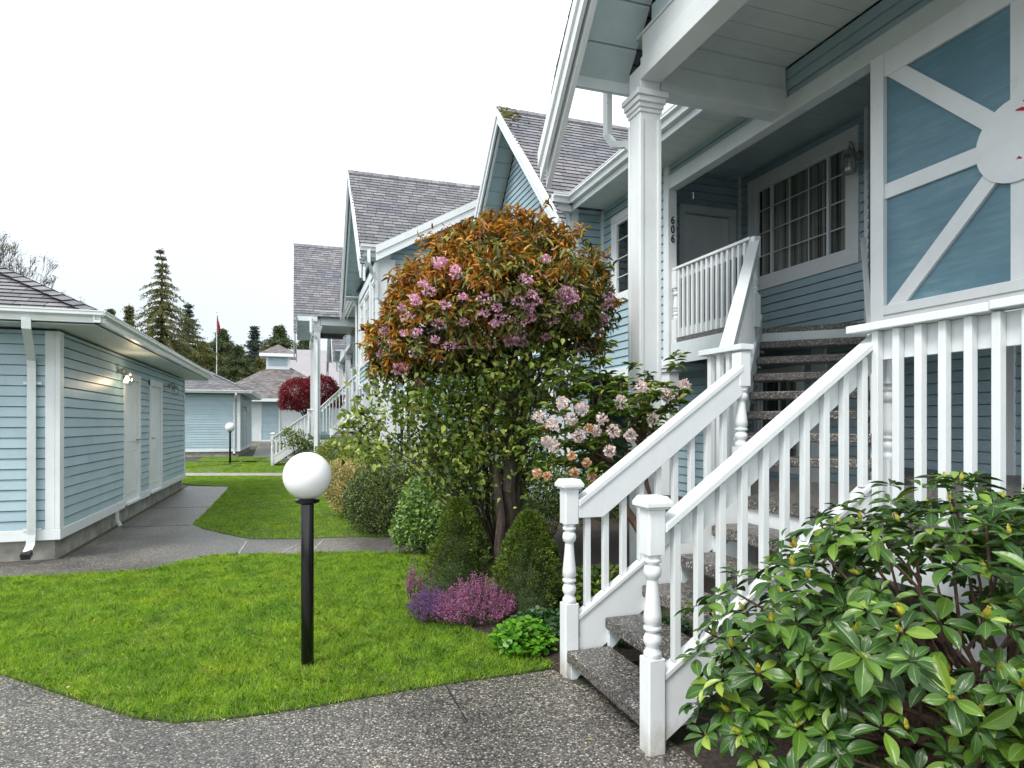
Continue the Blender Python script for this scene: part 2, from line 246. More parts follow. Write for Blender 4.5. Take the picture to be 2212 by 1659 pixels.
# ------------------------------------------------------------------ mesh builder
XF = [0., 0., 0., 1]            # dx, dy, dz, mirror sign of y
ROOT = {}
class MB:
    def __init__(s): s.v = []; s.f = []; s.uv = {}
    def face(s, pts, uv=None):
        n = len(s.v); s.v += [tuple(p) for p in pts]; s.f.append(tuple(range(n, n + len(pts))))
        if uv: s.uv[len(s.f) - 1] = uv
    def hexa(s, p):             # 8 points: bottom 4 ccw, top 4 ccw
        n = len(s.v); s.v += [tuple(q) for q in p]
        s.f += [tuple(n + i for i in q) for q in ((3, 2, 1, 0), (4, 5, 6, 7), (0, 1, 5, 4), (1, 2, 6, 5), (2, 3, 7, 6), (3, 0, 4, 7))]
    def box(s, x0, x1, y0, y1, z0, z1):
        s.hexa([(x0, y0, z0), (x1, y0, z0), (x1, y1, z0), (x0, y1, z0), (x0, y0, z1), (x1, y0, z1), (x1, y1, z1), (x0, y1, z1)])
    def beam(s, p, q, w, h, up=(0, 0, 1)):      # bar from p to q, w across, h in the up direction (centred)
        p, q, up = Vector(p), Vector(q), Vector(up); d = (q - p).normalized(); a = d.cross(up).normalized(); b = a.cross(d)
        a = a * w / 2; b = b * h / 2
        s.hexa([p - a - b, p + a - b, q + a - b, q - a - b, p - a + b, p + a + b, q + a + b, q - a + b])
    def vbeam(s, p, q, w, h):                   # like beam but ends cut plumb and h measured vertically, top on the line
        p, q = Vector(p), Vector(q); d = (q - p); d.z = 0; d.normalize(); a = Vector((d.y, -d.x, 0)) * w / 2; b = Vector((0, 0, h))
        s.hexa([p - a - b, p + a - b, q + a - b, q - a - b, p - a, p + a, q + a, q - a])
    def prism(s, poly, z0, z1):
        n = len(s.v); k = len(poly); A = sum(poly[i][0] * poly[(i + 1) % k][1] - poly[(i + 1) % k][0] * poly[i][1] for i in range(k))
        if A < 0: poly = poly[::-1]
        s.v += [(x, y, z0) for x, y in poly] + [(x, y, z1) for x, y in poly]
        s.f.append(tuple(range(n + k - 1, n - 1, -1))); s.f.append(tuple(range(n + k, n + 2 * k)))
        for i in range(k): j = (i + 1) % k; s.f.append((n + i, n + j, n + k + j, n + k + i))
    def lathe(s, prof, c, n=20, sq=None):
        b = len(s.v)
        for r, z in prof:
            for i in range(n): a = 2 * math.pi * i / n; s.v.append((c[0] + r * math.cos(a), c[1] + r * math.sin(a), c[2] + z))
        for k in range(len(prof) - 1):
            for i in range(n): j = (i + 1) % n; s.f.append((b + k * n + i, b + k * n + j, b + (k + 1) * n + j, b + (k + 1) * n + i))
        s.f.append(tuple(b + i for i in range(n))[::-1]); s.f.append(tuple(b + (len(prof) - 1) * n + i for i in range(n)))
    def tube(s, pts, rad, n=7):
        pts = [Vector(p) for p in pts]; b = len(s.v); L = len(pts)
        for k, p in enumerate(pts):
            d = (pts[min(k + 1, L - 1)] - pts[max(k - 1, 0)]).normalized()
            a = d.cross(Vector((0, .3, 1)) if abs(d.z) < .95 else Vector((1, 0, 0))).normalized(); c = d.cross(a)
            r = rad[k] if isinstance(rad, (list, tuple)) else rad
            for i in range(n): t = 2 * math.pi * i / n; s.v.append(tuple(p + a * r * math.cos(t) + c * r * math.sin(t)))
        for k in range(L - 1):
            for i in range(n): j = (i + 1) % n; s.f.append((b + k * n + i, b + k * n + j, b + (k + 1) * n + j, b + (k + 1) * n + i))
        s.f.append(tuple(b + i for i in range(n))[::-1]); s.f.append(tuple(b + (L - 1) * n + i for i in range(n)))
    def rtube(s, pts, w, h, side=(0, 1, 0)):     # rectangular pipe along pts
        pts = [Vector(p) for p in pts]; sd_ = Vector(side).normalized(); b = len(s.v); L = len(pts)
        for k, p in enumerate(pts):
            d1 = (pts[k] - pts[k - 1]).normalized() if k else (pts[1] - pts[0]).normalized()
            d2 = (pts[k + 1] - pts[k]).normalized() if k < L - 1 else d1
            d = (d1 + d2).normalized(); c = d.cross(sd_).normalized(); m = 1 / max(.5, d.dot(d1))
            for sx, sy in ((-1, -1), (1, -1), (1, 1), (-1, 1)): s.v.append(tuple(p + sd_ * sx * w / 2 + c * sy * h / 2 * m))
        for k in range(L - 1):
            for i in range(4): j = (i + 1) % 4; s.f.append((b + k * 4 + i, b + k * 4 + j, b + (k + 1) * 4 + j, b + (k + 1) * 4 + i))
        s.f.append((b + 3, b + 2, b + 1, b)); e = b + (L - 1) * 4; s.f.append((e, e + 1, e + 2, e + 3))
    def build(s, name, mat, parent=None, bev=0, smooth=False, loc=None):
        v = np.array(s.v, dtype=float).reshape(-1, 3)
        v[:, 1] *= XF[3]; v += np.array(XF[:3])
        if parent is not None: off = ROOT[parent.name]
        elif loc is not None: off = np.array((loc[0] + XF[0], loc[1] * XF[3] + XF[1], loc[2] + XF[2]))
        else: off = np.zeros(3)
        v -= off
        me = bpy.data.meshes.new(name); fs = s.f if XF[3] > 0 else [f[::-1] for f in s.f]
        me.from_pydata(v.tolist(), [], fs)
        if s.uv:
            ul = me.uv_layers.new(name='UVMap'); k = 0
            for i, f in enumerate(s.f):
                u = s.uv.get(i)
                if u and XF[3] < 0: u = u[::-1]
                for j in range(len(f)):
                    if u: ul.data[k].uv = u[j]
                    k += 1
        if smooth: me.shade_smooth() if hasattr(me, 'shade_smooth') else None
        me.materials.append(mat); o = bpy.data.objects.new(name, me); COL.objects.link(o)
        if parent is not None: o.parent = parent
        else: o.location = off
        ROOT[o.name] = off
        if bev:
            b = o.modifiers.new('bevel', 'BEVEL'); b.width = bev; b.segments = 2; b.limit_method = 'ANGLE'; b.angle_limit = R(40)
        if smooth:
            for p in me.polygons: p.use_smooth = True
        return o
def tag(o, label=None, cat=None, group=None, kind=None):
    if label: o['label'] = label
    if cat: o['category'] = cat
    if group: o['group'] = group
    if kind: o['kind'] = kind
    return o
def thing(name, label, cat, loc=(0, 0, 0), group=None):
    o = bpy.data.objects.new(name, None); COL.objects.link(o); o.empty_display_size = .2
    w = np.array((loc[0] + XF[0], loc[1] * XF[3] + XF[1], loc[2] + XF[2])); o.location = w; ROOT[o.name] = w
    return tag(o, label, cat, group)

# numpy bulk mesh (leaves)
def bulk(name, V, F, mat, parent, uv=None, smooth=False, loc=None):
    me = bpy.data.meshes.new(name); V = np.asarray(V, dtype=np.float32).reshape(-1, 3); F = np.asarray(F, dtype=np.int32); k = F.shape[1]
    V = V.copy(); V[:, 1] *= XF[3]; V += np.array(XF[:3], dtype=np.float32)
    off = ROOT[parent.name] if parent is not None else (np.array(loc) if loc is not None else np.zeros(3))
    V -= off.astype(np.float32)
    me.vertices.add(len(V)); me.vertices.foreach_set('co', V.ravel())
    me.loops.add(F.size); me.loops.foreach_set('vertex_index', F.ravel())
    me.polygons.add(len(F)); me.polygons.foreach_set('loop_start', np.arange(0, F.size, k, dtype=np.int32)); me.polygons.foreach_set('loop_total', np.full(len(F), k, dtype=np.int32))
    if uv is not None:
        ul = me.uv_layers.new(name='UVMap'); ul.data.foreach_set('uv', np.asarray(uv, dtype=np.float32)[F.ravel()].ravel())
    me.update(calc_edges=True); me.validate()
    if smooth: me.polygons.foreach_set('use_smooth', np.ones(len(F), dtype=bool))
    me.materials.append(mat); o = bpy.data.objects.new(name, me); COL.objects.link(o)
    if parent is not None: o.parent = parent
    else: o.location = off
    ROOT[o.name] = off
    return o
def unit(a): return a / np.maximum(np.linalg.norm(a, axis=-1, keepdims=True), 1e-9)
def rdir(n): return unit(rng.normal(size=(n, 3)))
T_SIMPLE = (np.array([(0, 0, 0), (.5, .45, .12), (0, 1, -.05), (-.5, .45, .12)]), [(0, 1, 2), (0, 2, 3)])
def grid_leaf(nx=4, ny=6, fold=.18, droop=.25, cup=.0):
    V = []; F = []; U = []
    for j in range(ny + 1):
        t = j / ny; w = (math.sin(math.pi * min(1, t ** 1.12)) ** .8) * .5 + (.03 if j == 0 else 0)
        if j == ny: w = 0.02
        for i in range(nx + 1):
            s_ = i / nx * 2 - 1; V.append((s_ * w, t, abs(s_) * w * fold * 2 - droop * t * t - cup * (s_ * s_) * w)); U.append((i / nx, t))
    for j in range(ny):
        for i in range(nx): a = j * (nx + 1) + i; F.append((a, a + 1, a + nx + 2, a + nx + 1))
    return np.array(V), F, np.array(U)
def leaves(name, P, D, N, L, Wd, mat, parent, tmpl=T_SIMPLE, smooth=False):
    """P base points, D tip directions, N face normals, L length, Wd width"""
    P = np.asarray(P); n = len(P); D = unit(np.asarray(D)); A = unit(np.cross(D, N)); Nn = np.cross(A, D)
    L = np.broadcast_to(L, (n,)); Wd = np.broadcast_to(Wd, (n,))
    T = tmpl[0]; k = len(T)
    V = P[:, None, :] + A[:, None, :] * (T[None, :, 0:1] * Wd[:, None, None]) + D[:, None, :] * (T[None, :, 1:2] * L[:, None, None]) + Nn[:, None, :] * (T[None, :, 2:3] * L[:, None, None])
    F = (np.array(tmpl[1])[None] + (np.arange(n) * k)[:, None, None]).reshape(-1, len(tmpl[1][0]))
    uv = np.tile(tmpl[2], (n, 1)) if len(tmpl) > 2 else None
    return bulk(name, V.reshape(-1, 3), F, mat, parent, uv, smooth)

# ------------------------------------------------------------------ cladding and roofing
LAP = .12
def siding(mb, o, u, n, width, z0, z1, holes=(), clip=None, lap=LAP):
    o = np.array(o, float); u = np.array(u, float); n = np.array(n, float)
    flip = np.dot(np.cross(u, (0, 0, 1)), n) < 0
    zs = []; k = math.floor(z0 / lap)
    while k * lap < z1 - 1e-6:
        a, b = k * lap, (k + 1) * lap; cuts = [max(a, z0), min(b, z1)]
        for h in holes:
            for hz in h[2:4]:
                if cuts[0] + 1e-4 < hz < cuts[-1] - 1e-4: cuts.append(hz)
        cuts.sort()
        if cuts[0] < b - .011 < cuts[-1] - 1e-4: cuts.append(b - .011); cuts.sort()
        for c0, c1 in zip(cuts[:-1], cuts[1:]): zs.append((a, c0, c1))
        k += 1
    for a, c0, c1 in zs:
        segs = [(0, width)]; zc = (c0 + c1) / 2
        for h in holes:
            if h[2] < zc < h[3]:
                ns = []
                for s0, s1 in segs:
                    if h[1] <= s0 or h[0] >= s1: ns.append((s0, s1))
                    else:
                        if h[0] > s0: ns.append((s0, h[0]))
                        if h[1] < s1: ns.append((h[1], s1))
                segs = ns
        js = []; rr_ = random.Random(int(a * 1000) * 7 + int(o[0] * 31 + o[1] * 17)); x_ = rr_.uniform(.4, 3.2)
        while x_ < width: js.append(x_); x_ += rr_.uniform(2.0, 3.4)
        ns = []
        for s0, s1 in segs:
            for j_ in js:
                if s0 + .2 < j_ < s1 - .2: ns.append((s0, j_ - .001)); s0 = j_ + .001
            ns.append((s0, s1))
        segs = ns
        gr_ = c0 >= a + lap - .0115
        f = (lambda z: -.022) if gr_ else (lambda z: .018 * (1 - (z - a) / lap) + .003)
        for s0, s1 in segs:
            b0, b1, t0, t1 = s0, s1, s0, s1
            if clip:
                l0, r0 = clip(c0); l1, r1 = clip(c1); b0, b1, t0, t1 = max(s0, l0), min(s1, r0), max(s0, l1), min(s1, r1)
                if b1 <= b0: continue
                if t1 < t0: t0 = t1 = (t0 + t1) / 2
            pt = lambda s_, z, k_: o + u * s_ + n * k_ + np.array((0, 0, z - o[2]))
            q = [pt(b0, c0, f(c0)), pt(b1, c0, f(c0)), pt(t1, c1, f(c1)), pt(t0, c1, f(c1))]
            mb.face(q if not flip else q[::-1])
            if c0 - a < 1e-4:
                q = [pt(b0, c0, -.022), pt(b1, c0, -.022), pt(b1, c0, f(c0)), pt(b0, c0, f(c0))]; mb.face(q if not flip else q[::-1])
def shingles(mb, e0, e1, up, length, Lf=None, Rf=None, exp=.14, th=.014):
    """eave from e0 to e1, up = unit vector up the slope; Lf/Rf(t) give side limits along the eave"""
    e0, e1, up = np.array(e0, float), np.array(e1, float), unit(np.array(up, float)); W_ = np.linalg.norm(e1 - e0); u = (e1 - e0) / W_
    n = np.cross(u, up); sg = 1
    if n[2] < 0: n = -n; sg = -1
    t = 0; k = 0
    while t < length - 1e-4:
        t1 = min(t + exp, length); l0, r0 = (Lf(t) if Lf else 0), (Rf(t) if Rf else W_); l1, r1 = (Lf(t1) if Lf else 0), (Rf(t1) if Rf else W_)
        if r0 - l0 > 1e-3:
            if r1 < l1: l1 = r1 = (l1 + r1) / 2
            pt = lambda s_, tt, h: e0 + u * s_ + up * tt + n * h
            x = .045 * (k % 3)
            q = [pt(l0, t, th), pt(r0, t, th), pt(r1, t1, .002), pt(l1, t1, .002)]; uv = [(l0 + x, t), (r0 + x, t), (r1 + x, t1), (l1 + x, t1)]
            if sg < 0: q = q[::-1]; uv = uv[::-1]
            mb.face(q, uv)
            q = [pt(l0, t, -.004), pt(r0, t, -.004), pt(r0, t, th), pt(l0, t, th)]; uv = [(l0 + x, t + .001), (r0 + x, t + .001), (r0 + x, t + .004), (l0 + x, t + .004)]
            if sg < 0: q = q[::-1]; uv = uv[::-1]
            mb.face(q, uv)
        t = t1; k += 1
def gutter(mb, p, q, out, h=.13, d=.12):
    """K-style gutter from p to q at its top back edge; out = unit vector away from the roof"""
    p, q, out = Vector(p), Vector(q), Vector(out)
    prof = [(0, 0), (0, -h), (d * .55, -h), (d * .62, -h * .55), (d * .95, -h * .35), (d * .95, -h * .12), (d, -.01), (d, .004), (d * .86, .004), (d * .86, -.02), (d * .5, -h * .8), (.012, -h * .8), (.012, 0)]
    n = len(mb.v); k = len(prof)
    for b in (p, q):
        for a, z in prof: mb.v.append(tuple(b + out * a + Vector((0, 0, z))))
    for i in range(k): j = (i + 1) % k; mb.f.append((n + i, n + j, n + k + j, n + k + i))
    mb.f.append(tuple(n + i for i in range(k))); mb.f.append(tuple(n + k + i for i in range(k))[::-1])

def window(par, o, u, n, w, h, grid=(3, 4), trim=.12, curtain='full', label=None, sashes=(), recess=.5, xs=None, mw=.006):
    """o = lower corner of the opening on the wall plane, u along, n outward"""
    o, u, n = Vector(o), Vector(u), Vector(n); Z = Vector((0, 0, 1))
    def bar(mb, a0, a1, b0, b1, d0, d1):
        p = lambda a, b, d: o + u * a + Z * b + n * d
        mb.hexa([p(a0, b0, d1), p(a1, b0, d1), p(a1, b0, d0), p(a0, b0, d0), p(a0, b1, d1), p(a1, b1, d1), p(a1, b1, d0), p(a0, b1, d0)])
    m = MB(); t = trim
    bar(m, -t, 0, 0, h, -.03, .035); bar(m, w, w + t, 0, h, -.03, .035); bar(m, -t, w + t, h, h + t, -.03, .037); bar(m, -t, w + t, -t, 0, -.03, .037)
    f = m.build('window', M_WHITE, par, bev=.004)
    if label: f['label'] = label
    m = MB(); s = .04; a, b = .02, -.02
    bar(m, 0, s, 0, h, b, a); bar(m, w - s, w, 0, h, b, a); bar(m, s, w - s, 0, s, b, a); bar(m, s, w - s, h - s, h, b, a)
    for x in sashes: bar(m, x - .02, x + .02, s, h - s, b, a)
    nx, nz_ = grid
    xs = xs or [w * i / nx for i in range(1, nx)]
    for x in xs: bar(m, x - mw, x + mw, s, h - s, -.008, .006)
    for k in range(1, nz_):
        z = h * k / nz_; bar(m, s, w - s, z - mw, z + mw, -.009, .007)
    m.build('sash', M_WHITE, f)
    m = MB(); p = lambda a_, b_, d_: o + u * a_ + Z * b_ + n * d_; m.face([p(s, s, -.01), p(w - s, s, -.01), p(w - s, h - s, -.01), p(s, h - s, -.01)]); m.build('pane', M_GLASS, f)
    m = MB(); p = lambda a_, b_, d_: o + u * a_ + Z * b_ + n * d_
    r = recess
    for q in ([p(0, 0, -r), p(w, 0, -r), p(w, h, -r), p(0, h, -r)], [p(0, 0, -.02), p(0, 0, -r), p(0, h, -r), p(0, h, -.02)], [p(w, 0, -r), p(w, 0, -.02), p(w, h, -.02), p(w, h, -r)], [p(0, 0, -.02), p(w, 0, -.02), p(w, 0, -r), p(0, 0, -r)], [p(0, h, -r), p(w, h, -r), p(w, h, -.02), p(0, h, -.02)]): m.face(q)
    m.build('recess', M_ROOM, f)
    if curtain:
        m = MB(); N = int(w / .018); c0, c1 = (0.03, w - .03)
        prev = None
        for i in range(N + 1):
            x = c0 + (c1 - c0) * i / N; d = -.06 + .02 * math.sin(i * .9) + .01 * math.sin(i * .37)
            if prev and (curtain == 'full' or not (.35 < i / N < .65)): m.face([p(prev[0], .03, prev[1]), p(x, .03, d), p(x, h - .02, d), p(prev[0], h - .02, prev[1])])
            prev = (x, d)
        m.build('curtain', M_CURT, f)
    return f

def gable_roof(par, xf, xb, yc, half, zeave, zapex, tiphalf, ztip, wallx, moss=True, closed=True):
    """gable front facing -x at xf; ridge along x at yc"""
    sl_ = (zapex - zeave) / half; ang = math.atan(sl_); L = math.hypot(half, zapex - zeave)
    m = MB()
    for s in (-1, 1):
        up = (0, -s * math.cos(ang), math.sin(ang))
        shingles(m, (xf - .02, yc + s * half, zeave), (xb, yc + s * half, zeave), up, L, None, lambda t: min(xb - xf, 4.5 - xf + max(0, zeave + t * math.sin(ang) - 5.18) / .55))
        L2 = math.hypot(tiphalf - half, zeave - ztip); a2 = math.atan2(zeave - ztip, tiphalf - half)
        shingles(m, (xf - .02, yc + s * tiphalf, ztip), (xf + .09, yc + s * tiphalf, ztip), (0, -s * math.cos(a2), math.sin(a2)), L2)
    for k in range(int((xb - xf) / .25)):         # ridge caps
        x = xf - .03 + k * .25; h = .012 if k % 2 else .016
        for s in (-1, 1):
            p = [(x, yc, zapex + .02 + h), (x + .26, yc, zapex + .02 + h * .6), (x + .26, yc + s * .13, zapex - .13 * sl_ + .03), (x, yc + s * .13, zapex - .13 * sl_ + .035)]
            m.face(p if s < 0 else p[::-1], [(x, .01), (x + .26, .01), (x + .26, .13), (x, .13)] if s < 0 else [(x, .13), (x + .26, .13), (x + .26, .01), (x, .01)])
    rf = m.build('roof', M_ROOF, par)
    # board soffit under the overhang, one slab per slope, with board joints running down the slope direction
    t = .12
    for s in (-1, 1):
        m = MB(); nb = 12
        for i in range(nb):
            a = i / nb + .003; b = (i + 1) / nb - .003
            y0 = yc + s * half * (1 - a); y1 = yc + s * half * (1 - b); z0 = zeave + (zapex - zeave) * a - t; z1 = zeave + (zapex - zeave) * b - t
            m.hexa([(xf + .04, y0, z0), (wallx, y0, z0), (wallx, y1, z1), (xf + .04, y1, z1), (xf + .04, y0, z0 + .1), (wallx, y0, z0 + .1), (wallx, y1, z1 + .1), (xf + .04, y1, z1 + .1)])
        m.build('soffit', M_SOFF, rf)
    for s in (-1, 1):
        m = MB()
        A = Vector((xf + .0, yc, zapex - .01)); B = Vector((xf + .0, yc + s * tiphalf, ztip - .005))
        m.vbeam(A, B, .035, .30); m.vbeam(A + Vector((-.03, 0, -.0)), B + Vector((-.03, 0, 0)), .026, .15)
        m.vbeam(A + Vector((.075, 0, -.04)), B + Vector((.075, 0, -.04 - .06)), .05, .26)
        m.build('bargeboard', M_WHITE, rf)
    if moss:
        m = MB()
        for i in range(110):
            x = xf + .02 + abs(random.gauss(0, .17)); s = -1; q = abs(random.gauss(0, .34)); r_ = random.uniform(.015, .036)
            y = yc + s * q * .7; z = zapex - q * .7 * sl_ + .02
            m.lathe([(r_, -.01), (r_ * .9, r_ * .3), (r_ * .4, r_ * .5)], (x, y, z), 6)
        tag(m.build('moss', M_MOSS, rf), kind='stuff')
    return rf

BOX_TRIM = []
def parts(name, mat, par, boxes, bev=0):
    for b in boxes:
        m = MB(); m.box(*b); m.build(name, mat, par, bev=bev)
def house(label, number=False):
    """semi-detached house; +x is into the building, the front faces -x, the porch gable stands at y 2.8"""
    g = thing('townhouse', label, 'house', (4.8, 8, 0), None)
    X1, X2, XB, XW = 4.8, 6.6, 4.3, 4.6
    # walls: pale blue lap siding
    m = MB(); U, N = (0, 1, 0), (-1, 0, 0)
    siding(m, (X1, 7.78, 2.42), U, N, 1.94, 2.42, 5.12, holes=[(.5, 1.42, 3.6, 4.76)])
    siding(m, (XB, 9.72, 2.42), U, N, 5.13, 2.42, 5.1, holes=[(.55, 1.35, 3.0, 4.7), (1.8, 3.0, 3.0, 4.7), (3.7, 4.4, 3.0, 4.7)])
    siding(m, (XB, 9.72, 5.1), U, N, 5.13, 5.1, 7.7, clip=lambda z: (max(0, (z - 5.05) * 1.0), 5.13 - max(0, (z - 5.05) * 1.0)))
    siding(m, (XB, 9.72, 2.42), (1, 0, 0), (0, -1, 0), .5, 2.42, 5.1)
    siding(m, (XB, 14.85, -.4), (1, 0, 0), (0, 1, 0), 5., -.4, 6.9, holes=[(.40, .70, 3.0, 4.5), (.40, .70, .5, 2.0), (1.7, 2.3, 3.2, 4.6)], clip=lambda z: (max(0., (z - 5.3) / .55), 5.))
    siding(m, (XW, 9.75, -.4), U, N, 5.1, -.4, 2.42, holes=[(.9, 1.75, .75, 2.05), (3., 3.8, .75, 2.05)])
    siding(m, (5.5, 7.6, -.4), U, N, 2.15, -.4, 2.42)
    siding(m, (X2, -3, -.4), U, N, 11.6, -.4, 2.6, holes=[(10.25, 11.05, 1., 2.3)])
    m.build('wall', M_BLUEL, g)
    m = MB()                                           # recessed entry and the wall under it
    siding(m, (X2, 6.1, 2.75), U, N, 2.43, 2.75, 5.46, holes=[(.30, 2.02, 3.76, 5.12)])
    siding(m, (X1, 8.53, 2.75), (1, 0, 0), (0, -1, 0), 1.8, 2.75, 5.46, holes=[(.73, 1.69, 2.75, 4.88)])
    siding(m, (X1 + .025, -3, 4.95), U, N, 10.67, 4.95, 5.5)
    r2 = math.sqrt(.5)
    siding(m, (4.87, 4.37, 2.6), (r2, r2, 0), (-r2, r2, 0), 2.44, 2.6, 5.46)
    m.build('wall', M_BLUE_SHADE, g)['label'] = 'shaded lap siding of the entry recess'
    # plain solid body behind the cladding (keeps the rooms dark)
    m = MB(); m.box(7.2, 12, -3, 14.8, -.4, 5.9); m.box(5.9, 7.2, 8.95, 14.7, -.4, 5.2); m.box(X2 + .55, 7.2, -3, 8.95, -.4, 5.4); m.build('rear_wall', M_BLUEL, g)
    # trim boards
    Q = []
    Q.append((X1 - .02, X1 + .11, 7.66, 7.79, 2.42, 5.10))             # number post
    Q.append((X1 - .03, X1 + .12, 7.62, 7.83, -.4, 2.33))
    for z, e in ((2.30, .03), (2.35, .05), (2.40, .03)): Q.append((X1 - .03 - e, X1 + .12 + e, 7.62 - e, 7.83 + e, z, z + .045))
    Q.append((X1 - .03, X1 + .02, 7.79, 9.7, 2.32, 2.47)); Q.append((XB - .03, XB + .02, 9.7, 14.87, 2.30, 2.46))
    Q.append((XB - .028, XB + .07, 9.69, 9.79, 2.42, 5.1)); Q.append((X1 - .026, X1 + .03, 9.62, 9.72, 2.42, 5.1))
    Q.append((XB - .03, XB + .22, 14.79, 14.89, -.4, 5.35))
    Q.append((X2 - .03, X2 + .02, 6.08, 6.15, 2.75, 5.46)); Q.append((X2 - .04, X2 + .0, 8.47, 8.53, 2.75, 5.46))
    Q.append((X1 + .02, X1 + .16, 8.50, 8.56, 2.75, 4.9))
    Q.append((X2 - .035, X2 + .02, 4.40, 4.53, .9, 2.6)); Q.append((X2 - .035, X2 + .02, 6.75, 7.0, -.2, 2.6))
    Q.append((XB - .02, XB + .2, 10.6, 10.85, -.4, 2.3)); Q.append((XB - .02, XB + .2, 14.6, 14.84, -.4, 2.3))
    Q.append((XB - .02, XB + .2, 12.9, 13.1, -.4, 2.3))
    
    parts('corner_board', M_WHITE, g, Q, .004)
    # ceilings
    m = MB()
    nb = 26
    for i in range(nb):                                            # porch ceiling, beadboard running along x
        y0 = -.3 + i * .23; m.box(3.1, X1 + .04, y0, y0 + .224, 5.28, 5.31)
    for i in range(17):                                            # eave soffit
        y0 = 5.68 + i * .23; m.box(4.22, X1 + .04, y0, y0 + .224, 5.10, 5.14)
    m.build('soffit', M_SOFFW, g)
    parts('soffit', M_SOFF, g, [(5.62, X2, 8.6, 9.8, 2.35, 2.42), (X1 + .02, 5.6, 7.5, 9.8, 2.355, 2.41), (XB, XW + .4, 9.82, 14.85, 2.33, 2.41)])
    m = MB()
    for i in range(17): m.box(X1 + .1, X2 + .02, 2.5 + i * .36, 2.5 + i * .36 + .354, 5.45, 5.49)
    m.build('soffit', M_SOFF, g)
    # beams
    m = MB(); m.box(X1 - .02, X1 + .12, -3, 7.66, 4.77, 4.95); m.build('beam', M_WTRIM, g, bev=.006)
    m = MB(); m.box(3.32, X1 - .0, 5.44, 5.66, 4.80, 5.04); m.box(3.32, X1 + .0, 5.46, 5.64, 5.04, 5.28); m.build('beam', M_WTRIM, g, bev=.006)
    m = MB(); m.box(3.09, 3.31, -3, 5.44, 4.86, 5.06); m.box(3.11, 3.29, -3, 5.44, 5.06, 5.28); m.build('beam', M_WHITE, g, bev=.006)
    # porch column
    for yy in (5.55, .05):
        m = MB(); s = .108; m.box(3.2 - s, 3.2 + s, yy - s, yy + s, -.4, 4.66)
        for k in (-1, 1):
            m.box(3.2 - s - .012, 3.2 - s + .001, yy + k * .095 - .02, yy + k * .095 + .02, 1.2, 4.5)
            m.box(3.2 + k * .095 - .02, 3.2 + k * .095 + .02, yy - s - .012, yy - s + .001, 1.2, 4.5)
        for z, e in ((4.56, .012), (4.60, .025), (4.645, .042), (4.70, .058)): m.box(3.2 - s - e, 3.2 + s + e, yy - s - e, yy + s + e, z, z + .055)
        m.box(3.2 - s, 3.2 + s, yy - s, yy + s, 4.755, 5.0)
        m.build('column', M_WHITE, g, bev=.006)
    # gable infill over the front beam (light boards)
    m = MB()
    for i in range(14):
        z = 5.28 + i * .2; hw = min(2.7, (8.35 - .2 - (z + .2)) / 1.075)
        if hw > .1: m.box(3.12, 3.16, 2.8 - hw, 2.8 + hw, z, z + .192)
    m.build('gable_panel', M_SOFF, g)
    gable_roof(g, 2.42, 8.6, 2.8, 3.05, 5.07, 8.35, 3.5, 4.42, 3.14)
    gable_roof(g, 3.8, 9.2, 12.3, 2.72, 5.15, 7.87, 3.2, 4.72, XB + .0)
    # main roof slope behind, with its rake
    m = MB(); a = math.atan(.55)
    shingles(m, (4.2, 5.62, 5.22), (4.2, 15.30, 5.22), (math.cos(a), 0, math.sin(a)), 5.0)
    shingles(m, (4.86, -3, 5.583), (4.86, 5.62, 5.583), (math.cos(a), 0, math.sin(a)), 4.25)
    b = MB(); b.vbeam((4.15, 15.28, 5.2), (8.7, 15.28, 5.2 + 4.55 * .55), .03, .17); b.vbeam((4.15, 15.25, 5.16), (8.7, 15.25, 5.16 + 4.55 * .55), .04, .30)
    rr = m.build('roof', M_ROOF, g); b.build('bargeboard', M_WHITE, rr)
    m = MB()
    for i in range(3): m.hexa([(4.3, 14.86 + i * .125, 5.08), (8.6, 14.86 + i * .125, 7.45), (8.6, 14.98 + i * .125, 7.45), (4.3, 14.98 + i * .125, 5.08), (4.3, 14.86 + i * .125, 5.12), (8.6, 14.86 + i * .125, 7.49), (8.6, 14.98 + i * .125, 7.49), (4.3, 14.98 + i * .125, 5.12)])
    m.build('soffit', M_SOFF, rr)
    parts('corner_board', M_WHITE, g, [(4.28, 4.62, 14.87, 14.91, -.4, 5.0), (5.06, 5.36, 14.87, 14.905, -.4, 5.2), (4.62, 5.06, 14.87, 14.90, 4.62, 4.80), (4.62, 5.06, 14.87, 14.90, 2.2, 2.9), (5.36, 8.6, 14.87, 14.95, 4.98, 5.12), (6.9, 7.15, 14.87, 14.93, -.4, 4.97), (4.25, 4.28, 14.3, 14.9, 2.42, 5.02), (4.25, 4.28, 9.78, 14.28, 4.86, 5.08), (4.25, 4.28, 9.78, 10.1, 2.42, 4.85), (4.25, 4.28, 12.9, 13.15, 2.42, 4.85)], .003)
    parts('soffit', M_SOFF, g, [(3.88, 4.28, 14.5, 15.02, 5.03, 5.06), (3.88, 4.28, 9.58, 10.0, 5.03, 5.06)])
    # gutters and fascia
    parts('fascia', M_WTRIM, g, [(4.20, 4.23, 5.64, 9.6, 5.02, 5.22), (3.84, 4.19, 9.56, 9.6, 5.0, 5.18), (3.84, 4.22, 15.0, 15.04, 5.0, 5.18), (2.5, 3.2, 5.80, 5.85, 4.90, 5.10)])
    m = MB(); gutter(m, (4.2, 5.64, 5.24), (4.2, 9.6, 5.24), (-1, 0, 0)); m.build('gutter', M_GUT, g)
    m = MB(); gutter(m, (4.2, 9.56, 5.24), (3.84, 9.56, 5.24), (0, -1, 0)); m.build('gutter', M_GUT, g)
    m = MB(); gutter(m, (4.2, 15.04, 5.24), (3.84, 15.04, 5.24), (0, 1, 0)); m.build('gutter', M_GUT, g)
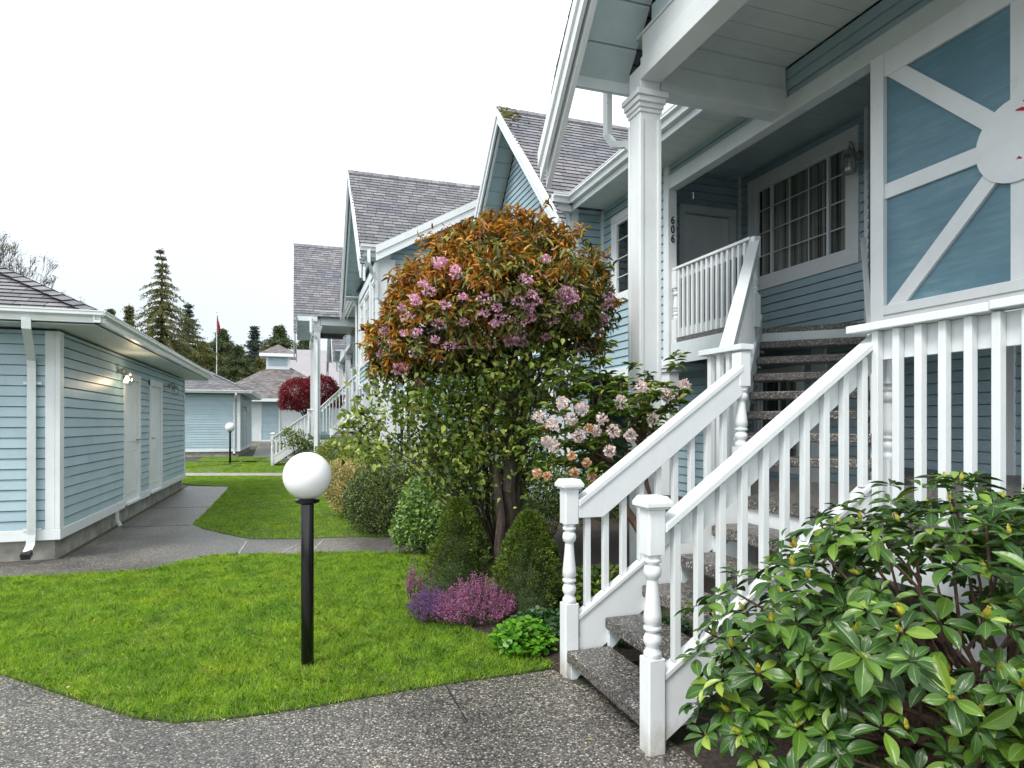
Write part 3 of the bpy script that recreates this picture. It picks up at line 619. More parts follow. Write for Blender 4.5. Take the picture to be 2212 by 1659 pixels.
    m = MB(); m.rtube([(2.98, 5.90, 5.02), (2.98, 5.90, 4.50), (3.03, 5.86, 4.40), (3.14, 5.76, 4.38), (3.19, 5.71, 4.28), (3.19, 5.71, .2)], .07, .06, (.9, .3, 0)); m.build('downspout', M_GUT, g)
    m = MB(); m.rtube([(4.02, 15.1, 5.14), (4.02, 15.1, 4.85), (4.1, 14.98, 4.65), (4.2, 14.96, 4.5), (4.2, 14.96, 4.1), (4.5, 14.95, 3.98), (4.84, 14.95, 3.9), (4.84, 14.95, .1)], .07, .06, (.9, .3, 0)); m.build('downspout', M_GUT, g)
    m = MB(); m.rtube([(4.1, 9.66, 5.14), (4.15, 9.66, 4.95), (4.2, 9.67, 4.8), (4.24, 9.67, .1)], .07, .05, (0, 1, 0)); m.build('downspout', M_WTRIM, g)
    # windows
    window(g, (X2, 6.40, 3.76), U, N, 1.72, 1.36, (5, 4), .17, 'full', 'wide white gridded window with pale curtains in the entry recess', sashes=(.33, 1.39), xs=[.68, 1.04])
    window(g, (X1, 8.28, 3.6), U, N, .92, 1.16, (2, 4), .12, None)
    window(g, (XB, 10.27, 3.0), U, N, .8, 1.7, (3, 5), .1, 'full'); window(g, (XB, 11.52, 3.0), U, N, 1.2, 1.7, (4, 5), .1, 'full'); window(g, (XB, 13.42, 3.0), U, N, .7, 1.7, (2, 5), .1, 'full')
    window(g, (XW, 10.65, .75), U, N, .85, 1.3, (3, 4), .1, 'full'); window(g, (XW, 12.75, .75), U, N, .8, 1.3, (3, 4), .1, 'full')
    window(g, (X2, 7.25, 1.), U, N, .8, 1.3, (2, 5), .1, 'full')
    window(g, (XB + .40, 14.85, 3.0), (1, 0, 0), (0, 1, 0), .3, 1.5, (1, 3), .06, None, recess=.3); window(g, (XB + .40, 14.85, .5), (1, 0, 0), (0, 1, 0), .3, 1.5, (1, 3), .06, None, recess=.3)
    window(g, (XB + 1.7, 14.85, 3.2), (1, 0, 0), (0, 1, 0), .6, 1.4, (2, 3), .1, None, recess=.3)
    # entry door
    m = MB(); x0, x1, yd = 5.60, 6.42, 8.56
    m.box(x0, x1, yd, yd + .05, 2.77, 4.80)
    for (a, b, c, d) in ((.1, .36, .15, .75), (.46, .72, .15, .75), (.1, .36, .9, 1.55), (.46, .72, .9, 1.55), (.1, .36, 1.65, 1.92), (.46, .72, 1.65, 1.92)):
        t = .014
        m.box(x0 + a, x0 + b, yd - .008, yd + .001, 2.77 + c, 2.77 + c + t); m.box(x0 + a, x0 + b, yd - .008, yd + .001, 2.77 + d - t, 2.77 + d)
        m.box(x0 + a, x0 + a + t, yd - .008, yd + .001, 2.77 + c + t, 2.77 + d - t); m.box(x0 + b - t, x0 + b, yd - .008, yd + .001, 2.77 + c + t, 2.77 + d - t)
        m.box(x0 + a + .035, x0 + b - .035, yd - .006, yd + .001, 2.77 + c + .035, 2.77 + d - .035)
    dr = m.build('door', M_DOOR, g, bev=.002)
    m = MB(); m.box(x0 - .1, x0, 8.50, 8.58, 2.75, 4.82); m.box(x1, x1 + .1, 8.50, 8.58, 2.75, 4.82); m.box(x0 - .1, x1 + .1, 8.495, 8.58, 4.82, 4.93); m.build('door_frame', M_WTRIM, dr, bev=.003)
    m = MB(); m.lathe([(.022, 0), (.03, .02), (.022, .04)], (x0 + .41, yd - .02, 4.08), 10); m.tube([(x0 + .41, yd - .03, 4.05), (x0 + .38, yd - .035, 4.0), (x0 + .41, yd - .035, 3.96), (x0 + .44, yd - .035, 4.0), (x0 + .41, yd - .03, 4.05)], .008, 6); m.build('knocker', M_METAL, dr)
    m = MB(); m.tube([(x0 + .06, yd, 3.75), (x0 + .06, yd - .05, 3.75)], .025, 10); m.build('handle', M_METAL, dr)
    # wheel screen beside the stair
    m = MB(); Xs = X1 - .015; m.box(Xs, Xs + .02, 2.06, 4.24, 2.58, 4.58); sc = m.build('wheel_screen', M_PLY, g)
    m = MB(); F_ = Xs - .035
    m.box(F_ - .01, Xs + .08, 4.24, 4.37, 1.10, 4.76); m.box(F_ - .01, Xs + .08, 1.93, 2.06, 1.10, 4.76)
    m.box(F_, Xs - .001, 2.06, 4.24, 4.55, 4.76); m.box(F_, Xs - .001, 2.06, 4.24, 2.16, 2.60); m.box(F_ - .012, F_, 2.06, 4.24, 2.52, 2.60)
    m.build('frame', M_WHITE, sc, bev=.005)
    yc, zc = 3.15, 3.575
    for k in range(8):
        m = MB(); an = k * math.pi / 4; r1 = {0: 1.09, 4: 1.09, 2: .975, 6: .975}.get(k, 1.36)
        cy, sz = math.cos(an), math.sin(an); w = .062; e = Xs - .028 - .002 * (k % 3)
        P_ = lambda r, t: (yc + cy * r - sz * t, zc + sz * r + cy * t)
        r1 = 1.8; q = [P_(.1, -w), P_(r1, -w), P_(r1, w), P_(.1, w)]
        for ax, lim, sg in ((0, 2.062, 1), (0, 4.238, -1), (1, 2.602, 1), (1, 4.548, -1)):
            o_ = []
            for i in range(len(q)):
                A_, B_ = q[i], q[(i + 1) % len(q)]; ia, ib = (A_[ax] - lim) * sg >= 0, (B_[ax] - lim) * sg >= 0
                if ia: o_.append(A_)
                if ia != ib: t_ = (lim - A_[ax]) / (B_[ax] - A_[ax]); o_.append((A_[0] + (B_[0] - A_[0]) * t_, A_[1] + (B_[1] - A_[1]) * t_))
            q = o_
        K_ = len(q); m.v += [(Xs - .001, *p) for p in q] + [(e, *p) for p in q]; m.f.append(tuple(range(K_))); m.f.append(tuple(range(2 * K_ - 1, K_ - 1, -1)))
        for i in range(K_): j = (i + 1) % K_; m.f.append((i, i + K_, j + K_, j))
        m.build('spoke', M_WHITE, sc)
    m = MB(); n = 40; b = len(m.v)
    for x in (Xs - .001, Xs - .05):
        for i in range(n): t = 2 * math.pi * i / n; m.v.append((x, yc + .295 * math.cos(t), zc + .295 * math.sin(t)))
    m.f.append(tuple(range(n))); m.f.append(tuple(range(2 * n - 1, n - 1, -1)))
    for i in range(n): j = (i + 1) % n; m.f.append((i, i + n, j + n, j))
    hb = m.build('hub', M_WHITE, sc)
    if number:
        mr = noisemat('red_paint', [(.3, (.45, .01, .03)), (.7, (.6, .02, .05))], 5, .4)
        m = MB()
        for (y, z, a, w, h) in ((3.12, 3.755, .4, .09, .022), (3.09, 3.79, .9, .07, .02), (3.14, 3.43, .2, .03, .015), (2.98, 3.62, 1.2, .16, .02)):
            c, s_ = math.cos(a) * w / 2, math.sin(a) * w / 2; x = Xs - .052
            m.tube([(x, y - c, z - s_), (x, y, z + .01), (x, y + c, z + s_)], [h * .3, h * .6, h * .2], 6)
        m.build('red_flower_motif', mr, hb)
    # balcony floor
    m = MB(); m.prism([(4.83, 8.53), (4.83, 6.08), (5.30, 6.50), (6.12, 5.68), (6.6, 6.12), (6.6, 8.53)], 2.66, 2.75); m.build('balcony_floor', M_AGGS, g)
    parts('fascia', M_WTRIM, g, [(4.80, 4.84, 6.05, 7.63, 2.40, 2.68)]); m = MB(); m.vbeam((5.29, 6.47, 2.68), (6.12, 5.65, 2.68), .04, .17); m.build('fascia', M_WTRIM, g)
    if number:
        for i, ch in enumerate('606'):
            cu = bpy.data.curves.new('digit', 'FONT'); cu.body = ch; cu.size = .15; cu.extrude = .004; cu.align_x = 'CENTER'; cu.offset = .002
            t_ = bpy.data.objects.new('tmp', cu); COL.objects.link(t_); dg = bpy.context.evaluated_depsgraph_get(); dg.update()
            me = bpy.data.meshes.new_from_object(t_.evaluated_get(dg)); bpy.data.objects.remove(t_)
            M = Matrix.Translation((X1 + .045, 7.655, 4.31 - i * .125)) @ Matrix.Rotation(R(90), 4, 'X') @ Matrix.Diagonal((.8, 1, 1, 1))
            me.transform(M); me.transform(Matrix.Translation(-Vector(ROOT[g.name]))); me.materials.clear(); me.materials.append(M_DARK)
            o = bpy.data.objects.new('house_number', me); COL.objects.link(o); o.parent = g; ROOT[o.name] = ROOT[g.name]
    return g

def newel_mb(x, y, z0, H, blk=.43):
    """turned square post: returns mesh of post, cap mesh"""
    m = MB(); s = .0475; T = z0 + H
    def sq(za, zb, s_, ch=.008):
        p = [(x - s_ + ch, y - s_), (x + s_ - ch, y - s_), (x + s_, y - s_ + ch), (x + s_, y + s_ - ch), (x + s_ - ch, y + s_), (x - s_ + ch, y + s_), (x - s_, y + s_ - ch), (x - s_, y - s_ + ch)]
        m.prism(p, za, zb)
    t0 = T - .055 - .225                # bottom of upper block
    tb = T - .785 if H > 1.1 else T - .70
    sq(t0, T - .05, s); sq(z0 - .04, tb, s)
    d = t0 - tb; r = s * .93
    pr = [(r * .8, 0), (r, .03), (r * .95, .06), (r * .70, .09), (r * .72, .11), (r * .98, .15), (r * 1.0, .19), (r * .78, .235), (r * .62, .25), (r * .98, .27), (r * .98, .30), (r * .74, .32),
          (r * .99, .34), (r * .95, .42), (r * .72, .62), (r * .63, .74), (r * .62, .76), (r * .9, .78), (r * 1.0, .83), (r * .88, .88), (r * .6, .90), (r * .95, .92), (r * .95, .95), (r * .72, .965), (r * .98, .985), (r * .9, 1.0)]
    m.lathe([(a, b * d) for a, b in pr], (x, y, tb), 24)
    c = MB(); e = .072
    p = [(x - e, y - e), (x + e, y - e), (x + e, y + e), (x - e, y + e)]; c.prism(p, T - .05, T - .03)
    q = [(x + (a - x) * .75, y + (b - y) * .75) for a, b in p]
    n = len(c.v); c.v += [(a, b, T - .03) for a, b in p] + [(a, b, T) for a, b in q]
    c.f.append((n + 4, n + 5, n + 6, n + 7)); [c.f.append((n + i, n + (i + 1) % 4, n + 4 + (i + 1) % 4, n + 4 + i)) for i in range(4)]
    e2 = .06; c.prism([(x - e2, y - e2), (x + e2, y - e2), (x + e2, y + e2), (x - e2, y + e2)], T - .062, T - .05)
    return m, c
def stairs(label, loc):
    g = thing('outside_staircase', label, 'staircase', (2.3, 3.3, 0))
    Y0, Y1, L = 2.77, 3.78, 1.10; rise = L / 6; run = .265; X0 = 1.60
    def newel(x, y, z, H, cap=True):
        a, c = newel_mb(x, y, z, H); o = a.build('newel_post', M_WHITE, g, smooth=False)
        o.data.polygons.foreach_set('use_smooth', [False] * len(o.data.polygons))
        for p in o.data.polygons:
            if len(p.vertices) == 4 and p.area < .0012: p.use_smooth = True
        if cap: c.build('post_cap', M_WHITE, o, bev=.003)
        return o
    def bal(x, y, za, zb, w=.038):
        m = MB(); h = w / 2; m.box(x - h, x + h, y - h, y + h, za, zb); m.build('baluster', M_WHITE, g, bev=.003)
    def rail(p, q, w=.105, h=.04, board=None, bh=.15):
        m = MB(); m.vbeam(p, q, w, h); o = m.build('handrail', M_WHITE, g, bev=.004)
        return o
    # treads of the lower flight
    for i in range(5):
        m = MB(); x = X0 + i * run; z = rise * (i + 1); m.box(x, x + .30, Y0 + .045, Y1 - .045, z - .075, z); m.build('tread', M_AGGS, g, bev=.012)
    # stringers with ledge
    for y, s in ((Y1, 1), (Y0, 1)):
        m = MB(); a = Vector((1.70, y, .36)); b = Vector((3.0, y, .36 + 1.3 * rise / run))
        m.vbeam(a, b, .05, .30); k = len(m.v)
        m.prism([(1.60, y - .026), (1.70, y - .026), (1.70, y + .026), (1.60, y + .026)], 0.0, .24)
        st = m.build('stringer', M_WHITE, g, bev=.003)
        m = MB(); m.vbeam(a + Vector((-.01, 0, .03)), b + Vector((0, 0, .03)), .075, .032); m.build('ledge', M_WHITE, st, bev=.004)
        m = MB()
        for i in range(5):
            x = X0 + i * run; z = rise * (i + 1) - .076; yy = y - .04 if y == Y1 else y + .04
            m.hexa([(x + .03, yy - .018, z - .12 - .02), (x + .16, yy - .018, z - .02 - .0), (x + .16, yy + .018, z - .02), (x + .03, yy + .018, z - .14), (x + .03, yy - .018, z), (x + .28, yy - .018, z), (x + .28, yy + .018, z), (x + .03, yy + .018, z)])
        m.build('tread_bracket', M_WTRIM, st)
    XN, XT = 1.64, 3.0
    sl_ = (2.06 - 1.115) / (XT - XN - .05)
    newel(XN, Y1, 0, 1.25); newel(XN, Y0, 0, 1.25)
    newel(XT - .06, Y1, L, 1.04, cap=False); newel(XT + .13, Y0, L, 1.0, cap=False)
    for y, side in ((Y1, -1), (Y0, 1)):
        xe = XT - .08 if y == Y1 else XT + .07
        z0 = 1.115; z1 = z0 + sl_ * (xe - XN - .05)
        rail((XN + .047, y, z0), (xe, y, z1))
        m = MB(); off = side * .028; x0 = XN + .048
        a0, a1 = z0 - .04, z1 - .04
        x2 = x0 + .17; yb0, yb1 = y + off - .014, y + off + .014
        for (xa, xb, za, zb, ta, tb_) in ((x0, x2, a0 - .07, a0 - .07 + .0, a0, a0 + sl_ * .17), (x2, xe, a0 - .07, a1 - .165, a0 + sl_ * .17, a1)):
            m.hexa([(xa, yb0, za), (xb, yb0, zb), (xb, yb1, zb), (xa, yb1, za), (xa, yb0, ta), (xb, yb0, tb_), (xb, yb1, tb_), (xa, yb1, ta)])
        m.build('rail_board', M_WHITE, g, bev=.003)
        n = 9 if y == Y1 else 10
        for i in range(n):
            x = XN + .125 + i * (xe - XN - .12) / n
            zt = z0 - .042 + sl_ * (x - XN - .07); zb = .385 + (x - 1.69) * rise / run
            bal(x, y - side * .006, zb, zt)
    # landing
    pl = [(2.95, -1.2), (2.95, 4.11), (3.70, 4.86), (4.50, 4.08), (4.8, 4.0), (6.58, 5.8), (6.58, -1.2)]
    m = MB(); m.prism(pl, L - .085, L); m.build('landing', M_AGGS, g)
    m = MB(); m.box(2.97, 3.01, -1.2, 4.08, L - .33, L - .086); m.beam((2.99, 4.1, L - .2), (3.72, 4.83, L - .2), .03, .24)
    m.build('fascia', M_WHITE, g, bev=.003)
    for (x, y) in ((3.05, 2.2), (3.05, .4), (3.1, 4.0), (4.5, 4.0), (6.3, 2.2)):
        m = MB(); m.box(x - .075, x + .075, y - .075, y + .075, -.02, L - .33 if x < 3.2 else L - .087); m.build('support_post', M_WHITE, g, bev=.004)
    # landing rail toward -y (right of the stair head) and toward +y
    XR = 2.99; zr = 2.145
    m = MB(); m.box(XR - .055, XR + .055, 2.08, Y0 + .1, zr - .042, zr); m.build('handrail', M_WHITE, g, bev=.004)
    m = MB(); m.box(XR - .05, XR + .06, .4, 2.078, zr - .035, zr + .006); m.build('handrail', M_WHITE, g, bev=.004)
    m = MB(); m.box(XR + .022, XR + .048, .4, Y0 - .05, zr - .20, zr - .044); m.build('rail_board', M_WHITE, g, bev=.003)
    y = Y0 - .06
    while y > .45:
        bal(XR, y, L + .0, zr - .044, .04); y -= .128
    m = MB(); m.box(2.89, 3.0, Y1 - .06, 4.22, 2.11, 2.15); m.build('handrail', M_WHITE, g, bev=.004)
    for y in (3.92, 4.03, 4.14): bal(2.95, y, L, 2.112, .04)
    # upper flight, 45 degrees to the left
    n = 8; U_ = 2.75 - L; a = Vector((3.70, 4.86, 0)); b = Vector((5.30, 6.46, 0)); dr = (b - a).normalized(); ln = (b - a).length; pr = Vector((dr.y, -dr.x, 0))
    for i in range(n - 1):
        c0 = a + dr * (ln * i / (n - 1) - .02); c1 = c0 + dr * .29; z = L + U_ * (i + 1) / n
        m = MB(); w0, w1 = .03, 1.10
        q = [c0 + pr * w0, c0 + pr * w1, c1 + pr * w1, c1 + pr * w0]
        m.prism([(p.x, p.y) for p in q], z - .08, z); m.build('tread', M_AGGS, g, bev=.01)
    for w in (0., 1.13):
        m = MB(); p = a + pr * w; q = b + pr * w; m.vbeam((p.x - .03, p.y - .03, L + .28), (q.x, q.y, L + .28 + U_ * .93), .045, .32); st = m.build('stringer', M_WHITE, g, bev=.003)
        m = MB()
        for i in range(n - 1):
            c0 = a + dr * (ln * i / (n - 1) + .1) + pr * (w + (.04 if w == 0 else -.04)); z = L + U_ * (i + 1) / n - .1; m.tube([(c0.x, c0.y, z), (c0.x + dr.x * .12, c0.y + dr.y * .12, z)], .018, 6)
        m.build('tread_bracket', M_METAL, st)
    # upper left rail
    s0 = Vector((3.28, 4.44, 2.14)); s1 = Vector((4.93, 6.09, 3.72))
    rail(s0, s1, .11, .045)
    m = MB(); m.vbeam((s0.x + .02, s0.y - .02, s0.z - .046), (s1.x + .02, s1.y - .02, s1.z - .046), .026, .15); m.build('rail_board', M_WHITE, g, bev=.003)
    rail(Vector((2.95, 4.13, 2.15)), Vector((3.31, 4.47, 2.15)), .11, .042)
    for i in range(15):
        t = (i + .6) / 15; p = s0.lerp(s1, t); zb = L + max(0, (Vector((p.x, p.y, 0)) - a).dot(dr)) / ln * U_ * .93 + .2
        bal(p.x - .014, p.y + .014, zb, p.z - .05, .036)
    for t in (.3, .75):
        p = Vector((2.95, 4.13, 0)).lerp(Vector((3.31, 4.47, 0)), t); bal(p.x, p.y, L, 2.11, .036)
    newel(4.88, 6.04, 2.72, 1.02, cap=False)
    # right wall-side grab rail
    p = a + pr * 1.09; q = b + pr * 1.09
    rail((p.x + .25, p.y + .25, 2.30), (q.x + .05, q.y + .05, 3.72), .05, .09)
    # balcony rail
    XB_ = 4.865; zt = 3.70
    m = MB(); m.box(XB_ - .045, XB_ + .045, 6.06, 7.64, zt - .035, zt); m.build('handrail', M_WHITE, g, bev=.004)
    m = MB(); m.box(XB_ + .01, XB_ + .035, 6.08, 7.62, zt - .16, zt - .036); m.build('rail_board', M_WHITE, g)
    m = MB(); m.box(XB_ + .01, XB_ + .035, 6.08, 7.62, 2.76, 2.88); m.build('rail_board', M_WHITE, g)
    for i in range(14):
        y = 6.17 + i * .103; bal(XB_ - .012, y, 2.66, zt - .036, .034)
    newel(XB_ - .01, 7.585, 2.68, 1.02, cap=False)
    return g

# ================================================================== THE PLACE
def struct(name, poly, z0, z1, mat):
    m = MB(); m.prism(poly, z0, z1); return tag(m.build(name, mat), kind='structure')
m = MB(); m.face([(-500, -300, 0), (500, -300, 0), (500, 900, 0), (-500, 900, 0)]); tag(m.build('ground', M_GROUND), kind='structure')
# paths
pa = [G(-300, 1395), G(0, 1461), G(100, 1495), G(200, 1529), G(290, 1557), G(380, 1568), G(480, 1561), G(560, 1551), G(700, 1529), G(850, 1502), G(1000, 1478), G(1100, 1465), G(1196, 1450), (1.62, 3.6), (1.78, 3.6), (1.78, 2.6), (1.75, 1.6), (1.5, -3), (-9, -3), (-9, 4)]
struct('path', pa, -.05, .012, M_AGG)
pb = [G(-500, 1300), (-9, 9), (-9, 8.7), (-2.6, 8.9), (-2.6, 18.2), G(497, 1052), G(560, 1100), G(905, 1160), (1.7, 9.2), (1.6, 7.6), G(945, 1215), G(700, 1235), G(400, 1260), G(300, 1290)]
struct('path', pb, -.05, .010, M_AGG)
struct('path', [G(385, 1029.5), G(720, 1029.5), G(720, 1023.5), G(385, 1023.5)], -.05, .03, M_CONC)
struct('path', [(-4.6, 24), (-2.4, 22), (-2.0, 34), (-2.6, 49), (-0.9, 49), (-1.1, 33.2), (1, 32.5), (1, 30.5), (-2.2, 31), (-2.3, 27)], -.05, .02, M_AGG)
# joint lines in the middle path (pale control joints)
for (a, b) in (((534, 1170), (512, 1203)), ((645, 1176), (600, 1202)), ((700, 1166), (668, 1200))):
    p, q = G(*a), G(*b); m = MB(); m.beam((*p, .011), (*q, .011), .02, .006); tag(m.build('path_joint', M_CONC), kind='structure')
for (a, b) in (((262, 1140), (412, 1136)), ((1010, 1566), (960, 1480)), ((300, 1100), (455, 1096))):
    p, q = G(*a), G(*b); m = MB(); m.beam((*p, .0115), (*q, .0115), .007, .004); tag(m.build('path_joint', M_DARK), kind='structure')
# lawns
lawn1 = [G(-300, 1262), G(0, 1252), G(150, 1246), G(250, 1243), G(330, 1235), G(400, 1216), G(460, 1206), G(560, 1201), G(700, 1198), G(860, 1197), G(945, 1198), G(925, 1240), G(900, 1290), G(893, 1322), G(985, 1352), G(1050, 1380), G(1100, 1392), G(1140, 1412), G(1192, 1446), G(1100, 1462), G(1000, 1476), G(850, 1500), G(700, 1527), G(560, 1548), G(480, 1558), G(380, 1564), G(290, 1553), G(200, 1525), G(100, 1491), G(0, 1457), G(-300, 1390)]
lawn2 = [G(395, 1047), G(497, 1052.5), G(460, 1092), G(417, 1134), G(440, 1144), G(490, 1156), G(540, 1166), G(640, 1166), G(760, 1162), G(905, 1160), G(870, 1141), G(800, 1119), G(745, 1101), G(722, 1080), G(722, 1055), G(702, 1029.5), G(395, 1029.5)]
lawn3 = [G(385, 1023.5), G(700, 1023.5), G(690, 1001), G(560, 1000), G(400, 1000)]
lawn4 = [G(425, 997.5), G(600, 997.5), G(595, 988), G(440, 988)]
lawn5 = [G(570, 985), G(598, 985), G(598, 960), G(580, 960)]
for l in (lawn1, lawn2, lawn3, lawn4, lawn5): struct('lawn', l, -.05, .018, M_LAWN)
bed = [G(945, 1198), G(925, 1240), G(900, 1290), G(893, 1322), G(985, 1352), G(1050, 1380), G(1100, 1392), G(1140, 1412), G(1192, 1446), (1.6, 3.82), (2.9, 3.82), (2.9, 5), (7, 5), (7, 14.8), (2.2, 14.8), (2.2, 23), (.4, 23), (.7, 18), G(722, 1055), G(722, 1080), G(745, 1101), G(800, 1119), G(870, 1141), G(905, 1160)]
struct('planting_bed', bed, -.05, .022, M_SOIL)
struct('planting_bed', [(1.78, -3), (1.78, 2.74), (2.95, 2.74), (2.95, 3.8), (6.5, 4), (6.5, -3)], -.05, .02, M_SOIL)
struct('planting_bed', [(-.4, 24), (3, 24), (3, 34), (.2, 34), (-.3, 28.5)], -.05, .022, M_SOIL)

def inpoly(P, poly):
    x, y = P[:, 0], P[:, 1]; c = np.zeros(len(P), bool); n = len(poly)
    for i in range(n):
        (x0, y0), (x1, y1) = poly[i], poly[(i + 1) % n]
        if y0 == y1: continue
        k = ((y0 > y) != (y1 > y)) & (x < (x1 - x0) * (y - y0) / (y1 - y0) + x0); c ^= k
    return c
def nz2(P, s, seed):          # cheap smooth noise
    r = np.random.default_rng(seed); v = 0
    for i in range(5):
        a = r.uniform(0, 6.28); f = s * r.uniform(.6, 1.8); v = v + np.sin(f * (P[:, 0] * math.cos(a) + P[:, 1] * math.sin(a)) + r.uniform(0, 6.28) + 1.3 * np.sin(f * .6 * P[:, 1] + i))
    return v / 5
def grass(poly, n, h, w, seed, lo=.0):
    p = np.array(poly); mn, mxx = p.min(0), p.max(0); mn = np.maximum(mn, [-5.2, 0]); area = np.prod(mxx - mn)
    P = rng.uniform(mn, mxx, size=(n, 2)); d_ = P @ FW[:2]
    keep = inpoly(P, poly); P = P[keep]
    k = len(P); c = nz2(P, 3.2, seed); c2 = nz2(P, 9, seed + 3)
    hh = h * (1 + .4 * c + .45 * c2 + rng.normal(0, .22, k)); hh = np.clip(hh, h * .35, h * 2.1)
    D = rng.normal(0, .45, (k, 3)); D[:, 2] = 1; D[:, 0] += .55 * c2; D[:, 1] += .5 * c; D = unit(D)
    A = unit(np.cross(D, rdir(k))); B = np.c_[P + rng.normal(0, .012, P.shape), np.full(k, .012)]
    bend = rng.normal(0, .3, (k, 3)) * hh[:, None]; bend[:, 2] = -abs(bend[:, 2]) * .5
    M_ = B + D * (hh * .55)[:, None]; T = B + D * hh[:, None] + bend
    wv = A * (w * (.7 + .6 * rng.random(k)))[:, None]
    V = np.stack([B - wv, B + wv, M_ + wv * .7, T, M_ - wv * .7], 1).reshape(-1, 3)
    F = np.arange(k)[:, None] * 5 + np.array([0, 1, 2, 3, 4])
    o = bulk('grass', V, F, L_GRASS, None); return tag(o, 'short wet green lawn grass', 'grass', kind='stuff')
grass(lawn1, 430000, .046, .0019, 1)
grass(lawn2, 300000, .035, .0022, 5)
grass(lawn3, 60000, .04, .004, 8)
grass(lawn4, 12000, .04, .005, 9)

# ------------------------------------------------------------------ houses
house('blue gabled house at the right carrying number 606 over the nearest staircase', number=True)
XF[:] = [-2.5, 29.65, .3, -1]
house('second blue gabled house in the row, behind the copper-leaved cherry tree')
XF[:] = [-.7, 34.0, .3, 1]
house('farthest gabled house of the row, glimpsed behind the distant porch column')
XF[:] = [0, 0, 0, 1]
stairs('white railed staircase in the foreground climbing from the path to door 606', (0, 0))
XF[:] = [-2.5, 29.65, 0, -1]
stairs('distant white railed staircase beside the tall porch column and crimson maple', (0, 0))
XF[:] = [0, 0, 0, 1]

